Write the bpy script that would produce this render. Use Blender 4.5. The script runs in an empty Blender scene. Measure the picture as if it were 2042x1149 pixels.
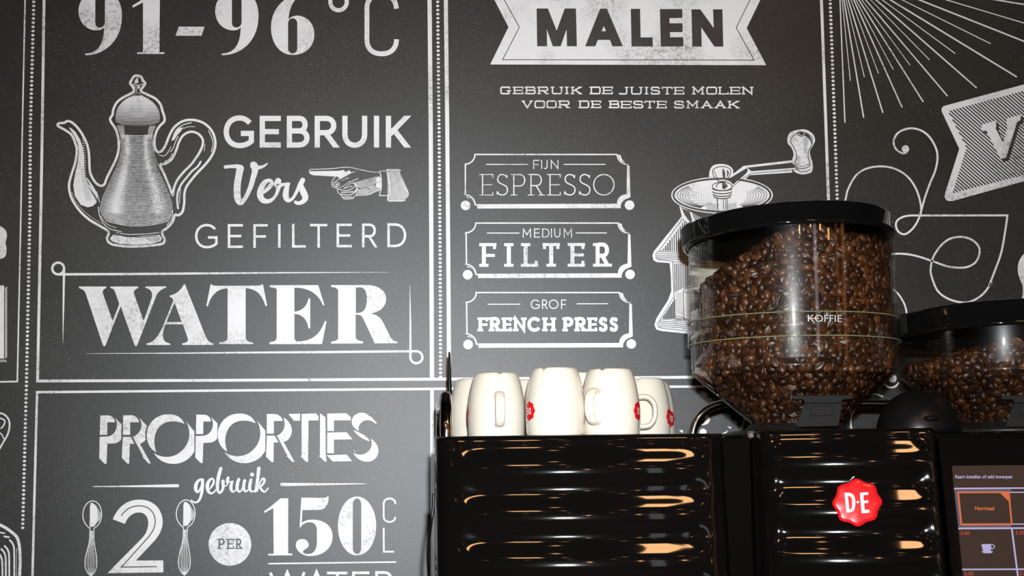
import bpy, bmesh, math, random
import numpy as np
from mathutils import Vector, Matrix, Euler, geometry
random.seed(7)
PI = math.pi
S = bpy.context.scene
C = S.collection

# ------------------------------------------------------------------ camera
PITCH, YAW, ROLL = math.radians(6.618), math.radians(-3.528), math.radians(-0.6745)
FPX, CXP, CYP = 3400.0, 1021.0, 574.5
R = (Matrix.Rotation(YAW, 3, 'Z') @ Matrix.Rotation(PI/2+PITCH, 3, 'X') @ Matrix.Rotation(ROLL, 3, 'Z'))
EYE = Vector((0.0, -2.80, 1.434))
cam = bpy.data.cameras.new('camera'); camo = bpy.data.objects.new('camera', cam); C.objects.link(camo)
camo.matrix_world = Matrix.Translation(EYE) @ R.to_4x4()
cam.sensor_fit = 'HORIZONTAL'; cam.sensor_width = 36.0; cam.lens = 36.0*FPX/2042.0
cam.clip_start = 0.02
S.camera = camo
S.view_settings.view_transform = 'Standard'; S.view_settings.look = 'None'
S.view_settings.gamma = 1.0; S.view_settings.use_curve_mapping = False
S.view_settings.exposure = 0.0

def ray(px, py):
    return R @ Vector(((px-CXP)/FPX, -(py-CYP)/FPX, -1.0))
def P(px, py, Y):
    """point of the plane y=Y seen at photo pixel px,py (used to survey real positions)"""
    d = ray(px, py); t = (Y-EYE.y)/d.y
    return EYE + d*t

# ------------------------------------------------------------------ world + lights
w = bpy.data.worlds.new('world'); S.world = w; w.use_nodes = True
w.node_tree.nodes['Background'].inputs[0].default_value = (0.30, 0.24, 0.18, 1)
w.node_tree.nodes['Background'].inputs[1].default_value = 0.09

def area(name, loc, target, size, power, col, size_y=None, shape=None):
    l = bpy.data.lights.new(name, 'AREA'); l.energy = power; l.color = col; l.size = size
    if size_y: l.shape = 'RECTANGLE'; l.size_y = size_y
    if shape: l.shape = shape
    o = bpy.data.objects.new(name, l); C.objects.link(o); o.location = loc
    o.rotation_euler = (Vector(target)-Vector(loc)).to_track_quat('-Z', 'Y').to_euler()
    return o
# the photographer's flash, a hand above and right of the lens
fl = area('flash', (0.05, -2.78, 1.575), (0.16, 0.0, 1.53), 0.045, 17.8, (0.93, 0.96, 1.0), shape='DISK')
fl.data.spread = math.radians(78)
S.cycles.transparent_max_bounces = 32

# ------------------------------------------------------------------ materials
def nodes(m):
    m.use_nodes = True
    return m.node_tree, m.node_tree.nodes['Principled BSDF']
def mat(name, col, rough=0.5, metal=0.0, spec=0.5, coat=0.0, bump=0.0, bscale=300.0, var=0.0, vscale=40.0, emit=None, es=0.0):
    m = bpy.data.materials.new(name); nt, b = nodes(m); N = nt.nodes; L = nt.links
    b.inputs['Base Color'].default_value = (*col, 1); b.inputs['Roughness'].default_value = rough
    b.inputs['Metallic'].default_value = metal; b.inputs['Specular IOR Level'].default_value = spec
    b.inputs['Coat Weight'].default_value = coat; b.inputs['Coat Roughness'].default_value = 0.03
    tc = N.new('ShaderNodeTexCoord')
    if var > 0:
        n = N.new('ShaderNodeTexNoise'); n.inputs['Scale'].default_value = vscale; n.inputs['Detail'].default_value = 4
        r = N.new('ShaderNodeValToRGB'); r.color_ramp.elements[0].position = 0.3; r.color_ramp.elements[1].position = 0.7
        r.color_ramp.elements[0].color = (*[c*(1-var) for c in col], 1); r.color_ramp.elements[1].color = (*[min(1, c*(1+var)) for c in col], 1)
        L.new(tc.outputs['Object'], n.inputs['Vector']); L.new(n.outputs['Fac'], r.inputs['Fac']); L.new(r.outputs['Color'], b.inputs['Base Color'])
    if bump > 0:
        n = N.new('ShaderNodeTexNoise'); n.inputs['Scale'].default_value = bscale; n.inputs['Detail'].default_value = 3
        bp = N.new('ShaderNodeBump'); bp.inputs['Strength'].default_value = bump; bp.inputs['Distance'].default_value = 0.001
        L.new(tc.outputs['Object'], n.inputs['Vector']); L.new(n.outputs['Fac'], bp.inputs['Height']); L.new(bp.outputs['Normal'], b.inputs['Normal'])
    if emit:
        b.inputs['Emission Color'].default_value = (*emit, 1); b.inputs['Emission Strength'].default_value = es
    return m

def wall_mat(name, dark, light, worn):
    """mural film: worn=0 plain blackboard print, worn=1 chalk-white print with scuffs"""
    m = bpy.data.materials.new(name); nt, b = nodes(m); N = nt.nodes; L = nt.links
    tc = N.new('ShaderNodeTexCoord')
    def noise(s, d=3, r=0.55):
        n = N.new('ShaderNodeTexNoise'); n.inputs['Scale'].default_value = s; n.inputs['Detail'].default_value = d
        n.inputs['Roughness'].default_value = r; L.new(tc.outputs['Object'], n.inputs['Vector']); return n.outputs['Fac']
    def ramp(src, p0, p1, c0, c1):
        r = N.new('ShaderNodeValToRGB'); e = r.color_ramp.elements; e[0].position = p0; e[1].position = p1
        e[0].color = (*c0, 1); e[1].color = (*c1, 1); L.new(src, r.inputs['Fac']); return r.outputs['Color']
    def mix(f, a, bb, mode='MIX', fac=None):
        x = N.new('ShaderNodeMix'); x.data_type = 'RGBA'; x.blend_type = mode
        if fac is not None: x.inputs['Factor'].default_value = fac
        else: L.new(f, x.inputs['Factor'])
        L.new(a, x.inputs['A']); L.new(bb, x.inputs['B']); return x.outputs['Result']
    if not worn:
        base = ramp(noise(2.2, 4), 0.3, 0.7, dark, light)
        speck = ramp(noise(260, 2, 0.7), 0.60, 0.74, (0, 0, 0), (1, 1, 1))
        zone = ramp(noise(5, 4), 0.42, 0.62, (0.05, 0.05, 0.05), (0.5, 0.5, 0.5))
        f = mix(None, speck, zone, 'MULTIPLY', 1.0)
        lt = N.new('ShaderNodeRGB'); lt.outputs[0].default_value = (0.30, 0.295, 0.27, 1)
        col = mix(f, base, lt.outputs[0])
        mott = ramp(noise(90, 3), 0.3, 0.7, (0.86, 0.86, 0.86), (1.14, 1.14, 1.14))
        col = mix(None, col, mott, 'MULTIPLY', 1.0)
    else:
        zone = ramp(noise(8, 3), 0.44, 0.60, (0, 0, 0), (1, 1, 1))
        fine = ramp(noise(170, 5, 0.75), 0.46, 0.68, (0, 0, 0), (1, 1, 1))
        soft = ramp(noise(38, 5, 0.7), 0.40, 0.75, (0.0, 0.0, 0.0), (0.75, 0.75, 0.75))
        f = mix(None, fine, soft, 'ADD', 0.6)
        f = mix(None, f, zone, 'MULTIPLY', 1.0)
        g = N.new('ShaderNodeRGB'); g.outputs[0].default_value = (0.17, 0.17, 0.17, 1)
        wc = N.new('ShaderNodeRGB'); wc.outputs[0].default_value = (*light, 1)
        hf = N.new('ShaderNodeMath'); hf.operation = 'MULTIPLY'; hf.inputs[1].default_value = 0.80; L.new(f, hf.inputs[0])
        col = mix(hf.outputs[0], wc.outputs[0], g.outputs[0])
    L.new(col, b.inputs['Base Color'])
    b.inputs['Roughness'].default_value = 0.7; b.inputs['Specular IOR Level'].default_value = 0.12
    n = noise(420, 2); bp = N.new('ShaderNodeBump'); bp.inputs['Strength'].default_value = 0.12; bp.inputs['Distance'].default_value = 0.0006
    L.new(n, bp.inputs['Height']); L.new(bp.outputs['Normal'], b.inputs['Normal'])
    add_sheen(m, bp)
    return m
def add_sheen(m, bp=None):
    # satin laminate film over the whole print
    nt = m.node_tree; N = nt.nodes; L = nt.links
    g = N.new('ShaderNodeBsdfGlossy'); g.distribution = 'BECKMANN'; g.inputs['Roughness'].default_value = 0.395; g.inputs['Color'].default_value = (0.0225, 0.0228, 0.0230, 1)
    a = N.new('ShaderNodeAddShader'); L.new(N['Principled BSDF'].outputs[0], a.inputs[0]); L.new(g.outputs[0], a.inputs[1])
    if bp: L.new(bp.outputs['Normal'], g.inputs['Normal'])
    L.new(a.outputs[0], N['Material Output'].inputs['Surface'])

def glass_mat(name, tint, gloss=1.0, rough=0.02, base=0.055, edge=0.6, haze=0.004):
    m = bpy.data.materials.new(name); m.use_nodes = True; nt = m.node_tree; N = nt.nodes; L = nt.links
    N.remove(N['Principled BSDF']); out = N['Material Output']
    t = N.new('ShaderNodeBsdfTransparent'); t.inputs[0].default_value = (*tint, 1)
    g = N.new('ShaderNodeBsdfGlossy'); g.inputs['Roughness'].default_value = rough; g.inputs['Color'].default_value = (1, 1, 1, 1)
    lw = N.new('ShaderNodeLayerWeight'); lw.inputs['Blend'].default_value = 0.5
    pw = N.new('ShaderNodeMath'); pw.operation = 'POWER'; pw.inputs[1].default_value = 4.0; L.new(lw.outputs['Facing'], pw.inputs[0])
    mm = N.new('ShaderNodeMath'); mm.operation = 'MULTIPLY_ADD'; mm.inputs[1].default_value = edge; mm.inputs[2].default_value = base
    L.new(pw.outputs[0], mm.inputs[0])
    mx = N.new('ShaderNodeMixShader'); L.new(mm.outputs[0], mx.inputs[0]); L.new(t.outputs[0], mx.inputs[1]); L.new(g.outputs[0], mx.inputs[2])
    g2 = N.new('ShaderNodeBsdfGlossy'); g2.inputs['Roughness'].default_value = 0.26; g2.inputs['Color'].default_value = (1, 1, 1, 1)
    m2 = N.new('ShaderNodeMixShader'); m2.inputs[0].default_value = haze; L.new(mx.outputs[0], m2.inputs[1]); L.new(g2.outputs[0], m2.inputs[2])
    L.new(m2.outputs[0], out.inputs['Surface'])
    return m

M_WALL = wall_mat('blackboard_print', (0.014, 0.0145, 0.013), (0.028, 0.028, 0.025), 0)
M_INK = wall_mat('chalk_print', (0, 0, 0), (0.74, 0.74, 0.735), 1)
M_DARK = mat('dark_print', (0.034, 0.033, 0.032), 0.7, spec=0.12, var=0.2); add_sheen(M_DARK)
M_GLOSS = mat('black_gloss_plastic', (0.003, 0.0026, 0.0024), 0.06, spec=0.5, coat=0.3)
M_SATIN = mat('black_satin_plastic', (0.012, 0.012, 0.011), 0.38, bump=0.1)
M_RUBBER = mat('matte_black_rubber', (0.004, 0.004, 0.004), 0.33, spec=0.35, bump=0.05, bscale=900)
M_LIDM = mat('black_lid_plastic', (0.004, 0.004, 0.004), 0.05, spec=0.5)
M_CHROME = mat('chrome', (0.80, 0.79, 0.74), 0.11, metal=1.0, var=0.03)
M_STEEL = mat('brushed_steel', (0.42, 0.42, 0.43), 0.28, metal=1.0, bump=0.2, var=0.1)
M_MUG = mat('cream_glazed_ceramic', (0.70, 0.645, 0.54), 0.05, spec=0.5, coat=0.3, var=0.02)
M_RED = mat('red_enamel', (0.62, 0.008, 0.012), 0.22, coat=0.3, var=0.05)
M_PRINTW = mat('grey_white_print', (0.45, 0.45, 0.46), 0.4, var=0.03)
M_WHITE = mat('white_enamel', (0.75, 0.72, 0.70), 0.3, var=0.03)
M_BEAN = None
M_GLASS = glass_mat('clear_acrylic', (0.955, 0.955, 0.93))
M_GLASSD = glass_mat('smoked_acrylic', (0.70, 0.68, 0.63))
M_GREEN = mat('acrylic_edge', (0.20, 0.205, 0.11), 0.12, spec=0.8, var=0.1)

# ------------------------------------------------------------------ object helpers
def link(name, me, m=None, parent=None):
    o = bpy.data.objects.new(name, me); C.objects.link(o)
    if me is not None and m is not None: me.materials.append(m)
    if parent is not None: o.parent = parent
    return o
def tag(o, label=None, cat=None, group=None, kind=None):
    if label: o['label'] = label
    if cat: o['category'] = cat
    if group: o['group'] = group
    if kind: o['kind'] = kind
    return o
def mesh(name, vs, fs, m, parent=None, smooth=False):
    me = bpy.data.meshes.new(name); me.from_pydata([tuple(v) for v in vs], [], fs); me.update()
    if smooth: me.polygons.foreach_set('use_smooth', [True]*len(me.polygons))
    return link(name, me, m, parent)
def empty(name, loc, label, cat, group=None, rz=0):
    o = bpy.data.objects.new(name, None); C.objects.link(o); o.location = loc; o.rotation_euler = (0, 0, rz)
    return tag(o, label, cat, group)
def bm_obj(name, bm, m, parent=None, smooth=False, bevel=0):
    me = bpy.data.meshes.new(name); bmesh.ops.recalc_face_normals(bm, faces=bm.faces); bm.to_mesh(me); bm.free()
    if smooth: me.polygons.foreach_set('use_smooth', [True]*len(me.polygons))
    o = link(name, me, m, parent)
    if bevel:
        b = o.modifiers.new('bevel', 'BEVEL'); b.width = bevel; b.segments = 3; b.limit_method = 'ANGLE'
    return o
def box(bm, x0, x1, y0, y1, z0, z1):
    v = [bm.verts.new(p) for p in ((x0,y0,z0),(x1,y0,z0),(x1,y1,z0),(x0,y1,z0),(x0,y0,z1),(x1,y0,z1),(x1,y1,z1),(x0,y1,z1))]
    for f in ((0,3,2,1),(4,5,6,7),(0,1,5,4),(1,2,6,5),(2,3,7,6),(3,0,4,7)): bm.faces.new([v[i] for i in f])
def lathe(name, prof, m, parent=None, n=64, closed=False, loc=(0,0,0)):
    vs = []; fs = []
    k = len(prof)
    for i in range(n):
        a = 2*PI*i/n
        for r, z in prof: vs.append((loc[0]+r*math.cos(a), loc[1]+r*math.sin(a), loc[2]+z))
    for i in range(n):
        j = (i+1) % n
        for q in range(k if closed else k-1):
            q2 = (q+1) % k
            fs.append((i*k+q, j*k+q, j*k+q2, i*k+q2))
    me = bpy.data.meshes.new(name); me.from_pydata(vs, [], fs)
    bm = bmesh.new(); bm.from_mesh(me); bmesh.ops.remove_doubles(bm, verts=bm.verts, dist=1e-6)
    bmesh.ops.recalc_face_normals(bm, faces=bm.faces); bm.to_mesh(me); bm.free()
    me.polygons.foreach_set('use_smooth', [True]*len(me.polygons))
    return link(name, me, m, parent)
def spline(pts, n=8, closed=False):
    """Catmull-Rom through points of any dimension"""
    out = []; k = len(pts); A = [np.array(p, float) for p in pts]
    segs = k if closed else k-1
    for i in range(segs):
        if closed: p0, p1, p2, p3 = A[(i-1) % k], A[i], A[(i+1) % k], A[(i+2) % k]
        else: p0, p1, p2, p3 = A[max(i-1,0)], A[i], A[i+1], A[min(i+2,k-1)]
        for j in range(n):
            t = j/n
            out.append(0.5*((2*p1)+(-p0+p2)*t+(2*p0-5*p1+4*p2-p3)*t*t+(-p0+3*p1-3*p2+p3)*t**3))
    if not closed: out.append(A[-1])
    return out
def tube(name, pts, rad, m, parent=None, sides=14, n=8, closed=False, flat=1.0, up=(0,0,1), raw=False):
    P_ = [Vector(p[:3]) for p in (pts if raw else spline(pts, n, closed))]
    vs = []; fs = []; K = len(P_)
    prev = None
    for i, p in enumerate(P_):
        a = P_[(i-1) % K] if (closed or i) else p; b = P_[(i+1) % K] if (closed or i < K-1) else p
        d = (b-a).normalized()
        if prev is None:
            s = d.cross(Vector(up)); s = s.normalized() if s.length > 1e-4 else d.orthogonal().normalized()
        else: s = (prev-d*prev.dot(d)).normalized()
        prev = s; t = d.cross(s)
        r = rad(i/(K-1)) if callable(rad) else rad
        for q in range(sides):
            an = 2*PI*q/sides; vs.append(p+s*(r*math.cos(an)*flat)+t*(r*math.sin(an)))
    for i in range(K if closed else K-1):
        j = (i+1) % K
        for q in range(sides):
            q2 = (q+1) % sides; fs.append((i*sides+q, i*sides+q2, j*sides+q2, j*sides+q))
    if not closed:
        fs.append(tuple(range(sides))[::-1]); fs.append(tuple((K-1)*sides+q for q in range(sides)))
    o = mesh(name, vs, fs, m, parent, True)
    return o
# ------------------------------------------------------------------ flat print on the mural (surveyed from the photo, built on the wall plane)
import re
_tok = re.compile(r'[MLQCZ]|-?[\d.]+')
def svg(d, seg=10):
    t = _tok.findall(d); i = 0; subs = []; cur = []; cmd = None; closed = []
    def num():
        nonlocal i
        v = float(t[i]); i += 1; return v
    while i < len(t):
        if t[i] in 'MLQCZ': cmd = t[i]; i += 1
        if cmd == 'Z':
            closed.append(len(subs)-1); cmd = None; continue
        if cmd == 'M': cur = [(num(), num())]; subs.append(cur); cmd = 'L'
        elif cmd == 'L': cur.append((num(), num()))
        elif cmd == 'Q':
            x0, y0 = cur[-1]; a, b, c, e = num(), num(), num(), num()
            for k in range(1, seg+1):
                s = k/seg; u = 1-s; cur.append((u*u*x0+2*u*s*a+s*s*c, u*u*y0+2*u*s*b+s*s*e))
        elif cmd == 'C':
            x0, y0 = cur[-1]; a, b, c, e, g, h = num(), num(), num(), num(), num(), num()
            for k in range(1, seg+1):
                s = k/seg; u = 1-s
                cur.append((u**3*x0+3*u*u*s*a+3*u*s*s*c+s**3*g, u**3*y0+3*u*u*s*b+3*u*s*s*e+s**3*h))
    return subs, [k in closed for k in range(len(subs))]

class Ink:
    def __init__(self, x0=0, y0=0, s=1.0, layer=1):
        self.x0, self.y0, self.s = x0, y0, s; self.v = []; self.f = []; self.layer = layer; self.k = 0
    def at(self, x0, y0, s): self.x0, self.y0, self.s = x0, y0, s; return self
    def add(self, pts, faces):
        n = len(self.v); self.k = (self.k+1) % 70   # each printed shape a few microns apart, no coplanar overlaps
        self.v += [(self.x0+p[0]/self.s, self.y0+p[1]/self.s, self.k*4e-6) for p in pts]
        self.f += [tuple(n+i for i in f) for f in faces]
    def fill(self, d, dx=0, dy=0, sc=1.0, pts=None):
        subs = svg(d)[0] if pts is None else pts
        loops = []
        for sp in subs:
            o = []
            for p in sp:
                q = (p[0]*sc+dx, p[1]*sc+dy)
                if not o or abs(q[0]-o[-1][0])+abs(q[1]-o[-1][1]) > 1e-3: o.append(q)
            if abs(o[0][0]-o[-1][0])+abs(o[0][1]-o[-1][1]) < 1e-3: o.pop()
            loops.append(o)
        tri = geometry.tessellate_polygon([[Vector((x, y, 0)) for x, y in l] for l in loops])
        flat = [p for l in loops for p in l]
        self.add(flat, tri)
        return self
    def stroke(self, pts, w, closed=False, cap=False, ends=(None, None)):
        if isinstance(pts, str):
            subs, cl = svg(pts)
            for sp, c in zip(subs, cl): self.stroke(sp, w, c, cap)
            return self
        o = []
        for p in pts:
            if not o or abs(p[0]-o[-1][0])+abs(p[1]-o[-1][1]) > 1e-3: o.append(p)
        if closed and abs(o[0][0]-o[-1][0])+abs(o[0][1]-o[-1][1]) < 1e-3: o.pop()
        K = len(o); L = []; Rr = []
        if K < 2: return self
        for i in range(K):
            a = o[i-1] if (i or closed) else None; b = o[(i+1) % K] if (i < K-1 or closed) else None
            def nrm(p, q):
                dx, dy = q[0]-p[0], q[1]-p[1]; l = math.hypot(dx, dy) or 1; return (-dy/l, dx/l)
            n1 = nrm(a, o[i]) if a is not None else None; n2 = nrm(o[i], b) if b is not None else None
            if n1 is None: n1 = n2
            if n2 is None: n2 = n1
            mx, my = n1[0]+n2[0], n1[1]+n2[1]; l = math.hypot(mx, my)
            if l < 1e-4: mx, my = n1; l = 1
            mx /= l; my /= l; c = max(0.42, mx*n1[0]+my*n1[1])
            ww = (o[i][2] if len(o[i]) > 2 else w)/2/c
            L.append((o[i][0]+mx*ww, o[i][1]+my*ww)); Rr.append((o[i][0]-mx*ww, o[i][1]-my*ww))
        for e, q, r in ((ends[0], 0, 1), (ends[1], K-1, K-2)):   # cut the end square to the baseline or cap line
            if e is None: continue
            dx, dy = o[q][0]-o[r][0], o[q][1]-o[r][1]
            if abs(dy) < 0.35*math.hypot(dx, dy): continue
            for lst in (L, Rr): lst[q] = (lst[q][0]+dx/dy*(e-lst[q][1]), e)
        self.add(L+Rr, [(i, (i+1) % K, K+(i+1) % K, K+i) for i in range(K if closed else K-1)])
        if cap:
            for e in (o[0], o[-1]):
                self.disc(e[0], e[1], (e[2] if len(e) > 2 else w)/2)
        return self
    def curve(self, pts, w=1, closed=False, cap=True, n=6):
        return self.stroke([tuple(p) for p in spline(pts, n, closed)], w, closed, cap and not closed)
    def disc(self, x, y, r, ry=None, n=20):
        ry = ry or r
        self.add([(x+r*math.cos(2*PI*k/n), y+ry*math.sin(2*PI*k/n)) for k in range(n)], [tuple(range(n))]); return self
    def ell(self, x, y, rx, ry, w, a0=0, a1=360, n=48):
        pts = [(x+rx*math.cos(math.radians(a0+(a1-a0)*k/n)), y+ry*math.sin(math.radians(a0+(a1-a0)*k/n))) for k in range(n+1)]
        cl = abs(a1-a0) >= 359.9
        return self.stroke(pts[:-1] if cl else pts, w, cl)
    def build(self, name, parent, m=None, label=None):
        off = -0.0004*self.layer
        vs = [P(x, y, off-e) for x, y, e in self.v]
        o = mesh(name, vs, self.f, m or M_INK, parent)
        me = o.data
        bm = bmesh.new(); bm.from_mesh(me)
        for f in bm.faces:
            f.normal_update()
            if f.normal.y > 0: f.normal_flip()
        bm.to_mesh(me); bm.free()
        if label: o['label'] = label
        return o

G = {
 'A': (["M 0 100 L 50 0 L 100 100", "M 17 66 L 83 66"], [(0,100),(100,100)]),
 'B': (["M 0 0 L 0 100", "M 0 0 L 55 0 C 98 0 98 47 55 47 L 0 47", "M 55 47 C 112 47 112 100 55 100 L 0 100"], [(0,0,'l'),(0,100,'l')]),
 'C': (["M 96 20 C 84 6 68 0 52 0 C 20 0 0 22 0 50 C 0 78 20 100 52 100 C 70 100 86 92 97 80"], []),
 'D': (["M 0 0 L 0 100", "M 0 0 L 40 0 C 120 0 120 100 40 100 L 0 100"], [(0,0,'l'),(0,100,'l')]),
 'E': (["M 0 0 L 0 100", "M 0 0 L 100 0", "M 0 50 L 88 50", "M 0 100 L 100 100"], [(0,0,'l'),(0,100,'l'),(100,0,'d'),(100,100,'u')]),
 'F': (["M 0 0 L 0 100", "M 0 0 L 100 0", "M 0 52 L 85 52"], [(0,0,'l'),(0,100),(100,0,'d')]),
 'G': (["M 94 18 C 80 5 68 0 52 0 C 20 0 0 22 0 50 C 0 78 20 100 52 100 C 72 100 88 94 100 84 L 100 56 L 58 56"], []),
 'H': (["M 0 0 L 0 100", "M 100 0 L 100 100", "M 0 50 L 100 50"], [(0,0),(0,100),(100,0),(100,100)]),
 'I': (["M 50 0 L 50 100"], [(50,0),(50,100)]),
 'J': (["M 75 0 L 75 70 C 75 104 30 108 0 94"], [(75,0)]),
 'K': (["M 0 0 L 0 100", "M 97 0 L 4 62", "M 33 44 L 100 100"], [(0,0),(0,100),(94,0),(96,100)]),
 'L': (["M 0 0 L 0 100", "M 0 100 L 100 100"], [(0,0),(0,100,'l'),(100,100,'u')]),
 'M': (["M 6 100 L 8 0 L 50 72 L 92 0 L 94 100"], [(6,100),(94,100),(6,0,'l'),(94,0,'r')]),
 'N': (["M 0 100 L 0 0 L 100 100 L 100 0"], [(0,100),(100,0),(0,0,'l')]),
 'O': (["M 50 0 C 78 0 100 22 100 50 C 100 78 78 100 50 100 C 22 100 0 78 0 50 C 0 22 22 0 50 0 Z"], []),
 'P': (["M 0 0 L 0 100", "M 0 0 L 52 0 C 115 0 115 56 52 56 L 0 56"], [(0,0,'l'),(0,100)]),
 'R': (["M 0 0 L 0 100", "M 0 0 L 52 0 C 110 0 110 54 52 54 L 0 54", "M 48 54 L 100 100"], [(0,0,'l'),(0,100),(98,100)]),
 'S': (["M 90 16 C 78 -6 8 -8 8 24 C 8 52 94 44 94 74 C 94 108 14 107 3 82"], [(90,16,'u'),(3,84,'d')]),
 'T': (["M 50 0 L 50 100", "M 0 0 L 100 0"], [(50,100),(0,0,'d'),(100,0,'d')]),
 'U': (["M 0 0 L 0 60 C 0 113 100 113 100 60 L 100 0"], [(0,0),(100,0)]),
 'V': (["M 0 0 L 50 100 L 100 0"], [(4,0),(96,0)]),
 'W': (["M 0 0 L 25 100 L 50 0 L 75 100 L 100 0"], []),
}
GW = dict(G)   # wide squared letters
GW['O'] = (["M 20 0 L 80 0 Q 100 0 100 25 L 100 75 Q 100 100 80 100 L 20 100 Q 0 100 0 75 L 0 25 Q 0 0 20 0 Z"], [])
GW['G'] = (["M 92 26 L 92 6 Q 88 0 75 0 L 20 0 Q 0 0 0 25 L 0 75 Q 0 100 20 100 L 84 100 L 88 56 L 62 56"], [(88,56)])
GW['D'] = (["M 0 0 L 0 100", "M 0 0 L 78 0 Q 100 0 100 28 L 100 72 Q 100 100 78 100 L 0 100"], [(0,0,'l'),(0,100,'l')])
GW['S'] = (["M 94 28 Q 94 0 74 0 L 22 0 Q 4 0 4 22 Q 4 44 24 46 L 74 52 Q 97 54 97 76 Q 97 100 74 100 L 20 100 Q 2 100 2 74"], [])
GW['U'] = (["M 0 0 L 0 72 Q 0 100 20 100 L 80 100 Q 100 100 100 72 L 100 0"], [(0,0),(100,0)])
GW['J'] = (["M 78 0 L 78 80 Q 78 100 60 100 L 15 100 Q 2 100 0 84"], [(78,0)])
GW['B'] = (["M 0 0 L 0 100", "M 0 0 L 78 0 Q 94 0 94 24 Q 94 48 78 48 L 0 48", "M 78 48 Q 100 50 100 74 Q 100 100 80 100 L 0 100"], [(0,0,'l'),(0,100,'l')])
GW['R'] = (["M 0 0 L 0 100", "M 0 0 L 78 0 Q 96 0 96 28 Q 96 56 78 56 L 0 56", "M 46 56 L 88 100"], [(0,0,'l'),(0,100),(88,100)])

def letters(ink, spec, y0, y1, w, slab=0.0, sw=None, font=G, wy=None):
    """spec: list of (char, x0, x1[, y0, y1]); slab = serif half length beyond the stem"""
    sw = sw or w*0.85
    for it in spec:
        ch, x0, x1 = it[:3]; a, b = (it[3], it[4]) if len(it) > 3 else (y0, y1)
        strokes, serifs = font[ch]
        sl = slab
        hasl = [q for q in serifs if q[0] <= 10 and not (len(q) > 2 and q[2] in 'ud')]
        hasr = [q for q in serifs if q[0] >= 88 and not (len(q) > 2 and q[2] in 'udl')]
        inx0 = x0+w/2+(sl if (slab and hasl) else 0); inx1 = x1-w/2-(sl if (slab and hasr) else 0)
        if ch == 'I': inx0 = inx1 = (x0+x1)/2
        ww = w if not slab else sw
        top, bot = a+ww/2, b-ww/2
        def T(p): return (inx0+(inx1-inx0)*p[0]/100, top+(bot-top)*p[1]/100)
        for d in strokes:
            subs, cl = svg(d)
            for sp, c in zip(subs, cl):
                def en(p): return a if p[1] == 0 else (b if p[1] == 100 else None)
                if ch in 'VAWMNK' or len(sp) != 2: ink.stroke([T(p) for p in sp], w, c, ends=(None, None) if c else (en(sp[0]), en(sp[-1])))
                else:
                    p, q = T(sp[0]), T(sp[1])
                    if abs(p[1]-q[1]) < 1e-6: ink.stroke([(p[0]-(w/2 if sp[0][0] == 0 else 0), p[1]), (q[0]+(w/2 if ch != 'H' else 0), q[1])], ww)
                    elif abs(p[0]-q[0]) < 1e-6: ink.stroke([(p[0], p[1]-ww/2), (q[0], q[1]+ww/2)], w)
                    else: ink.stroke([p, q], w, ends=(en(sp[0]), en(sp[1])))
        if slab:
            for q in serifs:
                x, y = T(q); k = q[2] if len(q) > 2 else 'b'
                if k == 'u': ink.stroke([(x, y+sw/2), (x, y-sl-sw*0.6)], sw)
                elif k == 'd': ink.stroke([(x, y-sw/2), (x, y+sl+sw*0.6)], sw)
                else:
                    l = x-w/2-sl if k in 'bl' else x; r = x+w/2+sl if k in 'br' else x
                    ink.stroke([(l, y), (r, y)], sw)
    return ink
# ------------------------------------------------------------------ the room
def slab_box(name, x0, x1, y0, y1, z0, z1, m, kind='structure'):
    bm = bmesh.new(); box(bm, x0, x1, y0, y1, z0, z1); o = bm_obj(name, bm, m); return tag(o, kind=kind)
M_PLASTER = mat('warm_brown_plaster', (0.065, 0.042, 0.028), 0.85, var=0.15, bump=0.2)
M_CEIL = mat('ceiling_paint', (0.045, 0.034, 0.024), 0.9, var=0.05)
M_FLOOR = mat('dark_floor', (0.10, 0.075, 0.055), 0.5, var=0.2, bump=0.1)
M_COUNTER = mat('counter_top', (0.05, 0.045, 0.04), 0.35, var=0.2, bump=0.1)
wall = slab_box('wall_back', -3.2, 3.4, 0.0, 0.15, 0.0, 3.0, M_WALL)
slab_box('wall_left', -3.35, -3.2, -5.5, 0.15, 0.0, 3.0, M_PLASTER)
slab_box('wall_right', 3.4, 3.55, -5.5, 0.15, 0.0, 3.0, M_PLASTER)
slab_box('wall_front', -3.35, 3.55, -5.65, -5.5, 0.0, 3.0, M_PLASTER)
slab_box('floor', -3.35, 3.55, -5.65, 0.15, -0.1, 0.0, M_FLOOR)
slab_box('ceiling', -3.35, 3.55, -5.65, 0.15, 3.0, 3.1, M_CEIL)

# crops used while surveying: origin x, origin y, zoom
cA=(0,0,4.42); cB=(420,0,4.254); cC=(880,0,4.42); cD=(1260,0,4.42); cE=(1640,0,5.08); cF=(1640,220,5.08)
cG=(1740,400,6.76); cH=(90,130,5.66); cJ=(430,210,4.862); cK=(370,400,4.254); cL=(70,510,5.105); cM=(450,510,4.538)
cN=(0,420,3.025); cO=(160,800,6.381); cPp=(460,800,6.381); cR=(150,960,6.08); cS=(400,950,4.254); cT=(900,280,5.223)
cU=(900,490,5.223); cV=(1290,240,5.66); cX=(1940,480,7.18); cY=(520,1090,6.807); cZ=(1700,580,3.83)
X1=(980,160,7.563); X2=(1240,160,7.293); cGB=(370,920,10.74); cVB=(1860,150,4.256); cHD=(610,320,9.282); cBL=(0,810,3.383)

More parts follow.
